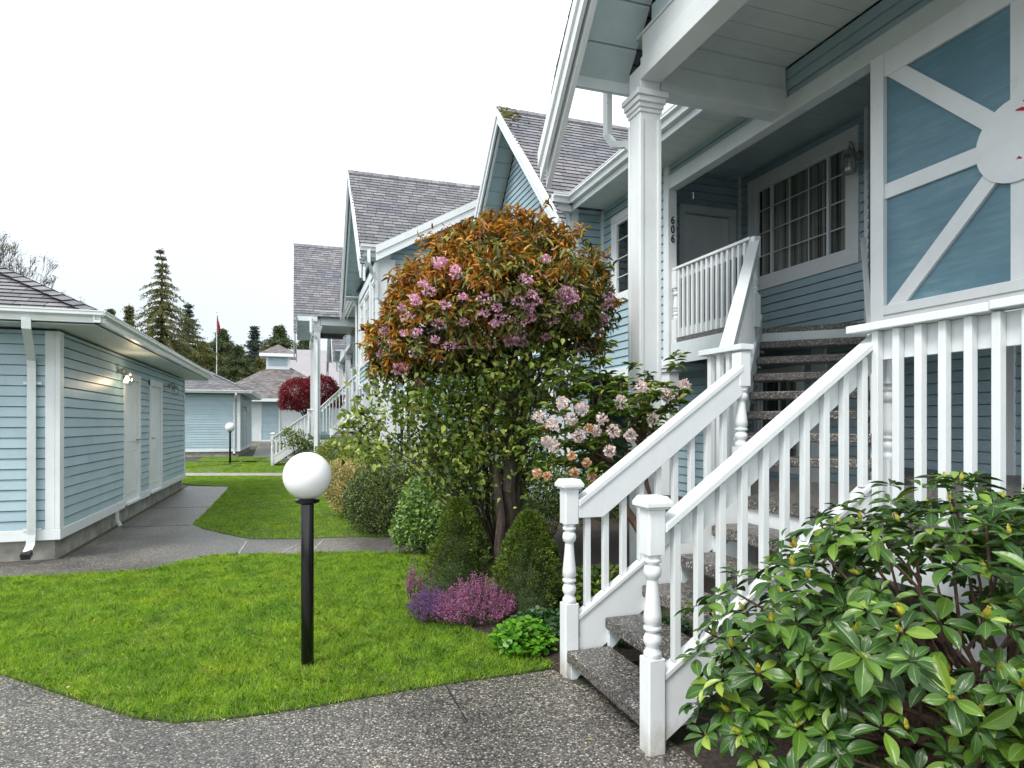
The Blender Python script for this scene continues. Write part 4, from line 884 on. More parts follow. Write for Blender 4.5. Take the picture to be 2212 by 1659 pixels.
# ------------------------------------------------------------------ storage sheds
def shed(label, x0, x1, y0, y1, doors, lamps, ez=2.68, lit=0):
    g = thing('storage_shed', label, 'shed', ((x0 + x1) / 2, (y0 + y1) / 2, 0))
    m = MB(); m.box(x0 + .04, x1 - .04, y0 + .04, y1 - .04, -.1, .26); m.build('foundation', M_CONC, g, bev=.01)
    m = MB(); holes = [(a - y0, b - y0, .30, 2.42) for a, b in doors]
    siding(m, (x1, y0, .3), (0, 1, 0), (1, 0, 0), y1 - y0, .36, ez, holes=holes)
    siding(m, (x0, y0, .3), (1, 0, 0), (0, -1, 0), x1 - x0, .36, ez)
    siding(m, (x0, y1, .3), (1, 0, 0), (0, 1, 0), x1 - x0, .36, ez); siding(m, (x0, y0, .3), (0, 1, 0), (-1, 0, 0), y1 - y0, .36, ez)
    m.build('wall', M_BLUEL, g)
    m = MB(); m.box(x1 - .02, x1 + .03, y0 - .03, y0 + .11, .37, ez); m.box(x1 - .12, x1 - .021, y0 - .03, y0 + .02, .37, ez); m.build('corner_board', M_WHITE, g, bev=.004)
    parts('corner_board', M_WHITE, g, [(x1 - .01, x1 + .03, y1 - .06, y1 + .03, .37, ez), (x0 - .03, x0 + .1, y0 - .03, y0, .37, ez)], .004)
    m = MB(); m.box(x0 - .03, x1 + .035, y0 - .035, y0 + .03, .245, .368)
    ys = [y0 + .03] + [v for a, b in doors for v in (a, b)] + [y1 + .03]
    for i in range(0, len(ys), 2): m.box(x1 - .03, x1 + .036, ys[i], ys[i + 1], .246, .369)
    m.build('skirting_board', M_WHITE, g, bev=.004)
    for a, b in doors:
        m = MB(); m.box(x1 - .05, x1 - .005, a + .12, b - .12, .30, 2.32)
        for (p, q) in ((.45, 1.15), (1.3, 2.15)):
            m.box(x1 - .006, x1 + .004, a + .26, a + .27, p, q); m.box(x1 - .006, x1 + .004, b - .27, b - .26, p, q); m.box(x1 - .006, x1 + .003, a + .27, b - .27, p, p + .012); m.box(x1 - .006, x1 + .003, a + .27, b - .27, q - .012, q)
        d = m.build('door', M_DOOR, g)
        m = MB(); m.box(x1 - .05, x1 + .034, a, a + .12, .28, 2.42); m.box(x1 - .05, x1 + .034, b - .12, b, .28, 2.42); m.box(x1 - .05, x1 + .036, a, b, 2.32, 2.44); m.box(x1 - .05, x1 + .05, a + .12, b - .12, .26, .30); m.build('door_frame', M_WHITE, d, bev=.003)
        m = MB(); yk = b - .2 if a < y0 + 4 else a + .22; m.tube([(x1, yk, 1.32), (x1 + .05, yk, 1.32), (x1 + .055, yk + .1, 1.32)], .012, 8); m.lathe([(.028, 0), (.028, .02)], (x1 + .01, yk, 1.31), 10); m.build('handle', M_METAL, d)
    for k, (yl, zl) in enumerate(lamps):
        m = MB(); m.lathe([(.055, -.02), (.06, 0), (.05, .03)], (x1 + .03, yl, zl + .05), 12); m.tube([(x1 + .02, yl, zl + .06), (x1 + .1, yl, zl + .1), (x1 + .14, yl, zl + .05)], .014, 8); m.lathe([(.03, 0), (.055, -.02), (.06, -.05), (.055, -.06)], (x1 + .14, yl, zl + .05), 14)
        w = m.build('wall_lamp', M_METAL, g); w['label'] = 'lit jar shaped wall lamp' if k == 0 and lit else 'unlit jar shaped wall lamp'
        m = MB(); m.lathe([(.05, 0), (.072, -.03), (.085, -.07), (.08, -.12), (.05, -.155), (.01, -.16)], (x1 + .14, yl, zl - .01), 18); m.build('glass_jar', M_GLASS, w, smooth=True)
        m = MB(); m.lathe([(.012, 0), (.028, -.03), (.03, -.06), (.015, -.085), (.003, -.09)], (x1 + .14, yl, zl - .02), 12); m.build('bulb', M_BULB if (k == 0 and lit) else M_GLOBE, w, smooth=True)
        if k == 0 and lit:
            l = bpy.data.lights.new('lamp_light', 'POINT'); l.energy = 3; l.color = (1, .78, .5); l.shadow_soft_size = .05
            o = bpy.data.objects.new('lamp_light', l); COL.objects.link(o); o.location = (x1 + .27, yl, zl - .06)
    ov = .52; X0, X1_, Y0, Y1 = x0 - ov, x1 + ov, y0 - ov, y1 + ov - .2; zr = ez + .16; s = .5; hw = (X1_ - X0) / 2
    m = MB(); cs = math.cos(math.atan(s)); L = hw / cs; W1 = Y1 - Y0; W2 = X1_ - X0
    shingles(m, (X1_, Y0, zr), (X1_, Y1, zr), (-cs, 0, cs * s), L, lambda t: t * cs, lambda t: W1 - t * cs)
    shingles(m, (X0, Y0, zr), (X0, Y1, zr), (cs, 0, cs * s), L, lambda t: t * cs, lambda t: W1 - t * cs)
    shingles(m, (X0, Y0, zr), (X1_, Y0, zr), (0, cs, cs * s), L, lambda t: t * cs, lambda t: W2 - t * cs)
    shingles(m, (X0, Y1, zr), (X1_, Y1, zr), (0, -cs, cs * s), L, lambda t: t * cs, lambda t: W2 - t * cs)
    def cap(p, q):
        p, q = Vector(p), Vector(q); n = int((q - p).length / .22); d = (q - p) / n; a = d.cross(Vector((0, 0, 1))).normalized() * .13
        for i in range(n):
            b0 = p + d * i; b1 = b0 + d * 1.12; u0 = Vector((0, 0, .045)); dn = Vector((0, 0, -.035))
            for sg in (-1, 1):
                f_ = [b0 + u0, b1 + u0 * .6, b1 + a * sg + dn + u0 * .6, b0 + a * sg + dn + u0]
                if sg > 0: f_ = f_[::-1]
                m.face(f_, [(i * .3, .01), (i * .3 + .25, .01), (i * .3 + .25, .12), (i * .3, .12)])
                e = [b0 + u0, b0 + a * sg + dn + u0, b0 + a * sg + dn + u0 * .4, b0 + u0 * .4]; m.face(e if sg > 0 else e[::-1], [(0, .001)] * 4)
    c = ((X0 + X1_) / 2)
    cap((X1_, Y0, zr), (c, Y0 + hw, zr + hw * s)); cap((X1_, Y1, zr), (c, Y1 - hw, zr + hw * s)); cap((X0, Y0, zr), (c, Y0 + hw, zr + hw * s)); cap((X0, Y1, zr), (c, Y1 - hw, zr + hw * s)); cap((c, Y0 + hw, zr + hw * s), (c, Y1 - hw, zr + hw * s))
    rf = m.build('roof', M_ROOF, g)
    m = MB(); m.box(X0, X1_, Y0, Y1, zr - .13, zr - .10); m.box(X0, X1_, Y0, Y0 + .02, zr - .14, zr); m.box(X1_ - .02, X1_, Y0 + .02, Y1, zr - .14, zr); m.box(X0, X1_, Y1 - .02, Y1, zr - .14, zr); m.build('soffit', M_WTRIM, rf)
    m = MB(); gutter(m, (X1_, Y0 - .1, zr + .01), (X1_, Y1, zr + .01), (1, 0, 0)); m.build('gutter', M_GUT, rf)
    m = MB(); gutter(m, (X0, Y0, zr + .01), (X1_ + .1, Y0, zr + .01), (0, -1, 0)); m.build('gutter', M_GUT, rf)
    xd = x1 - .24
    m = MB(); m.rtube([(xd + .12, Y0 - .06, zr - .1), (xd + .12, Y0 - .06, zr - .2), (xd + .07, Y0 + .16, zr - .32), (xd - .0, y0 - .08, zr - .50), (xd, y0 - .07, zr - .6), (xd, y0 - .07, .32), (xd, y0 - .10, .2), (xd, y0 - .2, .13)], .085, .065, (1, .35, 0))
    dn = m.build('downspout', M_GUT, g, bev=.004)
    m = MB(); m.box(xd - .09, xd + .09, y0 - .045, y0 - .03, 2.05, 2.08); m.box(xd - .09, xd + .09, y0 - .045, y0 - .03, .36, .39); m.build('strap', M_GUT, dn)
    m = MB(); m.rtube([(xd, y0 - .17, .14), (xd, y0 - .26, .10)], .09, .07, (1, 0, 0)); m.build('outlet', M_DARK, dn)
    if lit:
        m = MB(); m.rtube([(x1 + .02, 11.42, .34), (x1 + .03, 11.42, .1), (x1 + .07, 11.42, .02)], .04, .04, (0, 1, 0)); m.build('drain_pipe', M_GUT, g)
    return g
shed('long blue storage shed at the left with two white doors and a lit wall lamp', -9.0, -2.65, 8.88, 17.8, [(11.85, 13.0), (13.75, 14.95)], [(11.5, 2.36), (15.75, 2.38)], lit=1)
shed('far pale blue storage shed behind the small globe lamp', -9.5, -2.62, 34.1, 42.5, [(36.5, 37.6), (38.6, 39.7)], [(36.1, 2.4)], ez=3.02)

# ------------------------------------------------------------------ cupola building and the pale roofed hall behind
def hipslopes(m, X0, X1, Y0, Y1, z, s, L=None):
    hw = min(X1 - X0, Y1 - Y0) / 2; cs = math.cos(math.atan(s)); L = L or hw / cs; W1, W2 = Y1 - Y0, X1 - X0
    for e0, e1, up, w in (((X1, Y0, z), (X1, Y1, z), (-cs, 0, cs * s), W1), ((X0, Y0, z), (X0, Y1, z), (cs, 0, cs * s), W1), ((X0, Y0, z), (X1, Y0, z), (0, cs, cs * s), W2), ((X0, Y1, z), (X1, Y1, z), (0, -cs, cs * s), W2)):
        shingles(m, e0, e1, up, L, lambda t: t * cs, lambda t, w=w: w - t * cs, exp=.18)
g = thing('garage_building', 'low building with a hip roof topped by a small blue cupola', 'building', (-1.5, 53, 0))
m = MB(); m.box(-5.2, 3., 49.4, 57.5, .0, 3.2); m.build('wall', M_WHITE, g)
m = MB(); m.box(-5.25, 3.05, 49.35, 57.55, -.1, .35); m.build('foundation', M_CONC, g)
for xa, xb in ((-2.35, -1.2), (1.2, 2.4)):
    m = MB(); m.box(xa + .05, xb - .05, 49.33, 49.4, .45, 3.1); siding(m, (xa, 49.32, .5), (1, 0, 0), (0, -1, 0), xb - xa, .5, 3.1); m.build('wall_panel', M_BLUE_SHADE, g)
    parts('corner_board', M_WHITE, g, [(xa - .09, xa, 49.27, 49.39, .46, 3.15), (xb, xb + .09, 49.27, 49.39, .46, 3.15), (xa - .1, xb + .1, 49.28, 49.38, .32, .455)])
m = MB(); hipslopes(m, -6.1, 3.7, 48.7, 58.4, 3.35, .62, L=4.1 / math.cos(math.atan(.62))); rf = m.build('roof', M_ROOFD, g)
m = MB(); m.box(-6.1, 3.7, 48.55, 48.7, 3.15, 3.36); m.box(-6.1, 3.7, 48.7, 58.4, 3.18, 3.30); m.build('fascia', M_GUT, rf)
cx_, cy_ = -1.33, 53.4
m = MB(); m.box(cx_ - .85, cx_ + .85, cy_ - .85, cy_ + .85, 5.2, 6.75); cu = m.build('cupola', M_WHITE, g)
m = MB(); siding(m, (cx_ - .68, cy_ - .87, 6.0), (1, 0, 0), (0, -1, 0), 1.36, 6.0, 6.7); m.build('louvre', M_BLUEL, cu)
m = MB(); hipslopes(m, cx_ - 1.3, cx_ + 1.3, cy_ - 1.3, cy_ + 1.3, 6.93, .62); m.build('cupola_roof', M_ROOFD, cu)
m = MB(); m.box(cx_ - 1.32, cx_ + 1.32, cy_ - 1.32, cy_ + 1.32, 6.68, 6.92); m.build('fascia', M_WHITE, cu)
m = MB(); m.box(-2.35, -1.2, 48.2, 49.3, 0, .28); tag(m.build('doorstep', M_CONC), 'grey concrete doorstep slab outside the low cupola building', 'step')
g = thing('hall_building', 'tall building with a plain pale grey roof behind the cupola', 'building', (5, 72, 0))
m = MB(); m.box(-2, 16, 68, 82, 0, 5.); m.build('wall', M_WHITE, g)
m = MB(); m.hexa([(-2.6, 67, 4.5), (16.6, 67, 4.5), (16.6, 83, 4.5), (-2.6, 83, 4.5), (-2.2, 71, 9.3), (16, 71, 9.3), (16, 79, 9.3), (-2.2, 79, 9.3)]); m.build('roof', M_ROOFP, g)

# ------------------------------------------------------------------ globe lamps
def lampost(label, x, y, h, r):
    g = thing('globe_lamp', label, 'lamp post', (x, y, 0), 'globe path lamps')
    m = MB(); m.lathe([(.040, -.05), (.040, h - 2 * r - .02)], (x, y, 0), 24); m.build('post', M_BLACK, g, smooth=False, bev=.002)
    for p in g.children[0].data.polygons:
        if len(p.vertices) == 4: p.use_smooth = True
    m = MB(); m.lathe([(.045, 0), (.075, .012), (.078, .03), (.05, .035)], (x, y, h - 2 * r - .03), 24); m.build('fitter', M_BLACK, g)
    m = MB(); m.lathe([(r * math.sin(a), -r * math.cos(a)) for a in [math.pi * i / 32 for i in range(1, 33)]][:-1] + [(.001, r)], (x, y, h - r), 48); m.build('globe', M_GLOBE, g, smooth=True)
p = G(664, 1449); lampost('black lamp post with white globe standing on the near lawn', p[0], p[1], 1.415, .153)
p = G(497, 1003); lampost('small distant globe lamp on a black post by the far shed', p[0], p[1], 1.64, .18)

# wall lantern of the entry (hangs on the window wall)
def lantern():
    g = thing('wall_lantern', 'ornate bell shaped wall lantern beside the wide gridded window', 'lantern', (6.58, 6.24, 4.9))
    x, y, z = 6.42, 6.22, 4.88
    m = MB(); m.tube([(6.585, y, z + .02), (6.56, y, z + .02)], [.06, .055], 14); m.tube([(6.57, y, z + .02), (6.50, y, z + .06), (6.46, y, z + .16), (x, y, z + .17), (x, y, z + .12)], .012, 8); m.build('bracket', M_METAL, g)
    m = MB(); m.lathe([(.075, -.22), (.08, -.205), (.06, -.2)], (x, y, z), 6); m.lathe([(.09, 0), (.075, .03), (.04, .07), (.018, .09), (.008, .13)], (x, y, z), 6)
    for i in range(6):
        a = 2 * math.pi * i / 6; c, s = math.cos(a), math.sin(a); m.tube([(x + .085 * c, y + .085 * s, z), (x + .1 * c, y + .1 * s, z - .08), (x + .075 * c, y + .075 * s, z - .21)], .006, 5)
    m.build('cage', M_METAL, g)
    m = MB(); m.lathe([(.07, -.2), (.092, -.08), (.08, 0)], (x, y, z), 6); m.build('glass', M_GLASS, g)
    m = MB(); m.lathe([(.02, -.18), (.02, -.1), (.008, -.07)], (x, y, z), 8); m.build('bulb', M_GLOBE, g)
lantern()

# ------------------------------------------------------------------ flagpole
def flagpole():
    global M_FLAG
    x, y, _ = at(468, 915, 62); g = thing('flagpole', 'thin flagpole with a limp red and white flag against the sky', 'flagpole', (x, y, 0))
    m = MB(); m.tube([(x, y, 0), (x, y, 12.2)], [.06, .03], 8); m.lathe([(.02, 0), (.1, .08), (.02, .16)], (x, y, 12.2), 8); m.build('pole', M_GUT, g)
    mt, t, b = newmat('flag_cloth'); uv = t.nodes.new('ShaderNodeTexCoord').outputs['UV']; sx = t.nodes.new('ShaderNodeSeparateXYZ'); t.links.new(uv, sx.inputs[0])
    r = ramp(t, sx.outputs[0], [(0, (.36, .02, .035)), (.30, (.36, .02, .035)), (.31, (.75, .72, .72)), (.40, (.75, .72, .72)), (.41, (.5, .02, .04)), (.58, (.5, .02, .04)), (.59, (.75, .72, .72)), (.68, (.75, .72, .72)), (.69, (.36, .02, .035))]); t.links.new(r, b.inputs['Base Color']); b.inputs['Roughness'].default_value = .8
    m = MB(); N = 26
    pts = []
    for i in range(N + 1):
        u = i / N; pts.append((x + .04 + .24 * u ** .8 + .05 * math.sin(i * 1.1), y + .16 * math.sin(i * 1.5), 12.0 - 1.1 * u ** .7, 12.0 - 1.3 - .6 * u))
    for i in range(N): a, b_ = pts[i], pts[i + 1]; m.face([(a[0], a[1], a[3]), (b_[0], b_[1], b_[3]), (b_[0], b_[1], b_[2]), (a[0], a[1], a[2])], [(i / N, 0), ((i + 1) / N, 0), ((i + 1) / N, 1), (i / N, 1)])
    m.build('flag', mt, g)
flagpole()

# ================================================================== PLANTS
def branch(m, p, q, r0, r1, sag=.1, n=5, jit=.04, sides=6):
    p, q = np.array(p, float), np.array(q, float); pts = []
    for i in range(n + 1):
        t = i / n; c = p + (q - p) * t + np.array((0, 0, sag * math.sin(math.pi * t)))
        if 0 < i < n: c = c + rng.normal(0, jit, 3)
        pts.append(c)
    m.tube(pts, [r0 + (r1 - r0) * i / n for i in range(n + 1)], sides); return pts
def blobpts(blobs, n, rmin=.8, rmax=1.05, up=-.6):
    """points on the outside of a union of ellipsoids: returns positions and outward normals"""
    C = np.array([b[:3] for b in blobs]); Rr = np.array([b[3] if np.ndim(b[3]) else (b[3],) * 3 for b in blobs], float)
    w = Rr.prod(1) ** (2 / 3); idx = rng.choice(len(C), size=n * 3, p=w / w.sum()); d = rdir(n * 3)
    rr = rng.uniform(rmin, rmax, (n * 3, 1)); P = C[idx] + d * Rr[idx] * rr; keep = d[:, 2] > up
    for j in range(len(C)): keep &= ~((((P - C[j]) / Rr[j]) ** 2).sum(1) < (rmin * .92) ** 2)
    P, d, idx = P[keep][:n], d[keep][:n], idx[keep][:n]; return P, unit(d / Rr[idx])
def bush(name, label, cat, blobs, n, L, Wd, mat, stem=True, base=None, rmin=.62, spread=.9, group=None, up=-.4):
    c = base or (blobs[0][0], blobs[0][1], 0); g = thing(name, label, cat, c, group)
    P, N = blobpts(blobs, n, rmin, 1.04, up); k = len(P)
    D = unit(N + rng.normal(0, spread, (k, 3)) + np.array((0, 0, .15))); NN = unit(N + rng.normal(0, .6, (k, 3)) + np.array((0, 0, .5)))
    leaves('foliage', P, D, NN, L * rng.uniform(.6, 1.25, k), Wd * rng.uniform(.7, 1.2, k), mat, g)
    m = MB()
    for i in range(16):
        b = blobs[rng.integers(len(blobs))]; r = b[3] if np.ndim(b[3]) else (b[3],) * 3; e = np.array(b[:3]) + rdir(1)[0] * np.array(r) * .6
        branch(m, (c[0] + rng.normal(0, .03), c[1] + rng.normal(0, .03), 0), e, .014, .005, 0, 4, .02, 5)
    m.build('stems', M_BARK, g); return g

# --- the copper leaved cherry
def cherry():
    bx, by = G(1096, 1272); g = thing('cherry_tree', 'dome shaped flowering tree with copper young leaves and pink blossom', 'tree', (bx, by, 0))
    B = [(868, 735, 6.0, .28), (905, 690, 5.85, .30), (930, 630, 6.1, .30), (985, 575, 6.05, .32), (1060, 552, 5.8, .34), (1140, 545, 6.1, .35), (1215, 575, 6.05, .31), (1250, 640, 5.95, .30), (1245, 700, 6.15, .25), (985, 650, 5.6, .36), (1085, 635, 5.45, .38), (1180, 640, 5.6, .34), (935, 720, 5.65, .30), (1040, 715, 5.65, .24), (1040, 600, 6.5, .40), (1140, 610, 6.6, .40), (842, 765, 6.0, .17), (1110, 505, 6.0, .18), (1040, 512, 6.0, .15), (1190, 515, 6., .17), (860, 690, 6., .16), (905, 610, 6.1, .14), (1288, 680, 6., .14), (1280, 600, 6., .15), (1120, 705, 5.6, .2), (840, 795, 6.0, .15), (885, 785, 5.9, .18), (940, 770, 5.9, .16), (820, 730, 6.0, .14), (1225, 738, 6.05, .14), (1180, 715, 5.9, .15), (1270, 735, 6.1, .13), (890, 640, 6., .2), (1000, 760, 5.8, .15)]
    bl = [(*at(x, y, d), r) for x, y, d, r in B]
    m = MB(); t = np.array((bx, by, 0)); top = np.array(at(1110, 830, 6.0))
    branch(m, t, at(1098, 1050, 6.0), .085, .065, 0, 5, .012, 10); branch(m, at(1098, 1060, 6.0), top, .068, .05, 0, 4, .012, 10)
    branch(m, at(1085, 1250, 5.9), at(1060, 840, 6.0), .045, .032, 0, 6, .02, 8); branch(m, at(1110, 1200, 6.05), at(1130, 850, 6.1), .04, .03, 0, 6, .02, 8)
    for i, b in enumerate(bl):
        p = [at(1060, 845, 6), top, at(1130, 850, 6.1)][i % 3]; q = branch(m, p, b[:3], .032, .010, .08, 6, .03, 6)
        for k in range(5): branch(m, q[3 + k % 3], np.array(b[:3]) + rdir(1)[0] * b[3] * .9, .009, .003, .02, 3, .02, 4)
    m.build('trunk', M_BARK, g)
    P, N = blobpts(bl, 2350, .70, 1.06, -.85); ex = rng.random(len(P)) < .13; P = P + N * (ex * rng.uniform(.03, .13, len(P)))[:, None]; n = len(P)
    # whorls of pointed leaves that droop from each shoot tip
    per = 10; P2 = np.repeat(P, per, 0); N2 = np.repeat(N, per, 0); ph = rng.random((n * per, 3)) * 2 - 1
    D = unit(N2 * .45 + ph * .95 + np.array((0, 0, -.38))); NN = unit(N2 + np.array((0, 0, .9)) + rng.normal(0, .3, P2.shape))
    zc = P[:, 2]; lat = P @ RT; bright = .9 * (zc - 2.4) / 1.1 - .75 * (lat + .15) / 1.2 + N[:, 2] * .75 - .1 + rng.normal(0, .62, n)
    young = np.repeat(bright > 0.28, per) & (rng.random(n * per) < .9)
    P2 = P2 + rng.normal(0, .02, P2.shape); Ln = rng.uniform(.045, .10, n * per); Wn = Ln * rng.uniform(.26, .42, n * per)
    tm = (np.array([(0, 0, 0), (.45, .3, .10), (.32, .68, .04), (0, 1.05, -.16), (-.32, .68, .04), (-.45, .3, .10)]), [(0, 1, 2, 3), (0, 3, 4, 5)])
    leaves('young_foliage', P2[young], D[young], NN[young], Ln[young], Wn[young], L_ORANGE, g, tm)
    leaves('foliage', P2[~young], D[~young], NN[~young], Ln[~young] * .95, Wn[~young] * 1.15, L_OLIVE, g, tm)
    # blossom pompoms
    C = [(1180, 725), (1320, 655), (1292, 745), (1262, 700), (1205, 665), (1075, 665), (1130, 735), (1060, 745), (820, 760), (895, 760), (905, 830), (1000, 740), (1225, 640), (1232, 632), (1218, 640), (1240, 645), (1140, 672), (1150, 680), (892, 655), (1100, 740), (1113, 738), (945, 572), (955, 560), (988, 590), (855, 798), (872, 798), (948, 565), (985, 582), (925, 628), (868, 665), (898, 648), (1137, 600), (1228, 635), (1215, 628), (1145, 668), (1128, 688), (1160, 650), (1105, 735), (1115, 728), (1085, 690), (1050, 680), (1028, 745), (862, 795), (850, 745), (1040, 640), (1305, 668), (1313, 640), (1285, 715), (1265, 745), (1255, 748), (1000, 700), (905, 720), (875, 722), (1180, 560), (1212, 648), (1188, 690), (1070, 700), (1000, 640), (950, 700), (930, 735), (1250, 690), (1120, 655), (880, 690), (960, 660), (835, 722), (1305, 690), (1225, 652), (975, 745), (1300, 700), (915, 612), (1150, 640), (870, 800)]
    PP = []; DD = []
    for x, y in C:
        for d in np.arange(5.0, 6.3, .06):
            q = np.array(at(x + rng.normal(0, 3), y + rng.normal(0, 3), d))
            if any(np.linalg.norm(q - np.array(b[:3])) < b[3] * 1.10 for b in bl): break
        r = rng.uniform(.026, .05); k = 60; dd = rdir(k); PP.append(q + dd * r * rng.uniform(.5, 1, (k, 1)) * np.array((1.25, 1.25, .8))); DD.append(unit(dd + rng.normal(0, .5, dd.shape)))
    PP = np.concatenate(PP); DD = np.concatenate(DD)
    leaves('blossom', PP, DD, unit(rng.normal(size=PP.shape) + DD), .022, .021, L_PINK, g)
cherry()

# --- loose green shrub growing through the cherry trunk
def understorey():
    bx, by = G(1075, 1262); g = thing('climbing_shrub', 'sprawling fresh green shrub tangled round the cherry trunk', 'shrub', (bx, by, 0))
    m = MB(); P = []; D = []
    for k in range(9):
        e = at(rng.uniform(1000, 1160), rng.uniform(780, 900), rng.uniform(5.7, 6.3)); branch(m, (bx + rng.normal(0, .05), by + rng.normal(0, .05), 0), e, .018, .008, .0, 6, .03, 6)
    ends = [(820, 850), (840, 900), (870, 800), (890, 960), (800, 945), (930, 880), (960, 830), (985, 960), (1000, 900), (1030, 850), (1060, 800), (1090, 790), (1150, 770), (1180, 790), (1200, 830), (1165, 860), (1170, 950), (1150, 1000), (1060, 930), (940, 1000), (1000, 1010), (865, 870), (770, 960), (1120, 920), (905, 910), (1210, 790), (950, 930), (1030, 990), (1225, 760), (830, 980), (1020, 780), (1190, 745), (880, 840), (790, 900), (910, 850), (1100, 860), (1040, 890), (975, 890), (1130, 1020), (1085, 980)]
    for x, y in ends:
        d = rng.uniform(5.5, 6.5); e = np.array(at(x + rng.normal(0, 12), y + rng.normal(0, 12), d)); s = np.array((bx + rng.normal(0, .05), by + rng.normal(0, .05), .1))
        q = branch(m, s, e, .011, .003, .22, 8, .035, 5)
        q += [(q[-2] + q[-1]) / 2]
        for k in range(5):
            a = q[rng.integers(3, 9)]; e2 = a + rdir(1)[0] * rng.uniform(.1, .3) + np.array((0, 0, .03)); t = branch(m, a, e2, .004, .0015, .0, 3, .02, 4)
            for u in range(10): P.append(a + (e2 - a) * rng.random() + rng.normal(0, .025, 3)); D.append(rng.normal(0, 1, 3))
        for u in range(70): P.append(e + rng.normal(0, .10, 3)); D.append(rng.normal(0, 1, 3))
        for u in range(14): i = rng.integers(4, 9); P.append(q[i] + rng.normal(0, .04, 3)); D.append(rng.normal(0, 1, 3))
    for u in range(2900):
        d = rng.uniform(5.6, 6.8); x = rng.normal(1020, 80); y = 800 + abs(rng.normal(60, 95)); P.append(np.array(at(x, y, d))); D.append(rng.normal(0, 1, 3))
    P = np.array(P); D = np.array(D) + np.array((0, 0, -.2)); k = len(P)
    m.build('stems', M_BARK, g)
    tm = (np.array([(0, 0, 0), (.42, .22, .10), (.42, .52, .12), (0, 1.15, -.12), (-.42, .52, .12), (-.42, .22, .10)]), [(0, 1, 2, 3), (0, 3, 4, 5)])
    Ln = rng.uniform(.028, .07, k); leaves('foliage', P, D, unit(rng.normal(0, .6, P.shape) + np.array((0, -.2, 1))), Ln, Ln * .8, L_CLIMB, g, tm)
understorey()

# --- pink rhododendron behind the left rail
def pink_rhodo():
    bx, by = 2.72, 4.9; g = thing('rhododendron', 'leggy rhododendron with blush pink flower trusses behind the stair rail', 'shrub', (bx, by, 0))
    m = MB(); br = []
    t0 = at(1385, 1260, 5.2); m.tube([(bx, by, 0), at(1392, 1210, 5.35), at(1385, 1150, 5.4), at(1340, 1080, 5.5), at(1310, 1000, 5.55)], [.05, .045, .04, .034, .028], 8)
    m.tube([at(1392, 1200, 5.35), at(1420, 1120, 5.5), at(1395, 1040, 5.6), at(1380, 960, 5.6)], [.035, .03, .024, .02], 8)
    ends = []
    for x, y, s in ((1180, 930, 0), (1195, 880, 0), (1225, 850, 0), (1260, 830, 0), (1300, 815, 0), (1345, 820, 1), (1385, 830, 1), (1420, 850, 1), (1470, 845, 1), (1440, 880, 1), (1400, 900, 1), (1350, 890, 1), (1310, 880, 0), (1270, 900, 0), (1230, 930, 0), (1290, 950, 0), (1345, 945, 1), (1250, 985, 0), (1200, 1000, 0), (1165, 1020, 0), (1290, 1010, 0), (1330, 850, 0), (1240, 800, 0), (1400, 810, 1), (1380, 870, 1), (1215, 960, 0), (1350, 1000, 1), (1430, 940, 1), (1300, 780, 0)):
        d = rng.uniform(5.2, 5.9); e = at(x, y, d); ends.append(e); p = at(1310, 1010, 5.55) if s == 0 else at(1382, 965, 5.6); q = branch(m, p, e, .014, .005, .05, 6, .035, 5); br += q[3:]
    m.build('stems', M_BARKR, g)
    P = []; D = []
    for e in ends + br[::2] + [np.array(b) + rng.normal(0, .12, 3) for b in ends] + [np.array(b) + rng.normal(0, .14, 3) for b in ends[:20]] + [np.array(b) + rng.normal(0, .10, 3) for b in ends]:
        a0 = rng.random() * 6.28
        for k in range(11): a = a0 + k * 2.4; P.append(np.array(e) + rng.normal(0, .012, 3)); D.append((math.cos(a), math.sin(a), rng.uniform(-.35, .7)))
    P = np.array(P); D = np.array(D); k = len(P); Ln = rng.uniform(.07, .12, k)
    tm = grid_leaf(2, 4, .15, .2)
    leaves('foliage', P, D, unit(rng.normal(0, .3, P.shape) + np.array((0, 0, 1))), Ln, Ln * .34, L_PRH, g, tm, smooth=True)
    for nm, mat, C, r in (('flower_truss', L_BLUSH, [(1257, 883), (1192, 917), (1250, 942), (1286, 931), (1325, 931), (1195, 964), (1362, 940), (1441, 855), (1479, 832), (1233, 905), (1182, 955), (1340, 868), (1215, 870), (1410, 905), (1385, 835), (1300, 905), (1165, 900), (1318, 975)], .046), ('faded_truss', L_WILT, [(1160, 1022), (1182, 1028), (1268, 1000), (1240, 1022), (1235, 985), (1272, 925), (1280, 1030)], .028)):
        for x, y in C:
            q = np.array(at(x, y, 5.12 if x < 1400 else 5.2)); n = 110; dd = rdir(n); rr = r * rng.uniform(.85, 1.1)
            o = leaves(nm, q + dd * rr * rng.uniform(.5, 1, (n, 1)), unit(dd + rng.normal(0, .5, dd.shape)), unit(dd + rng.normal(0, .5, dd.shape)), .024, .02, mat, g)
pink_rhodo()

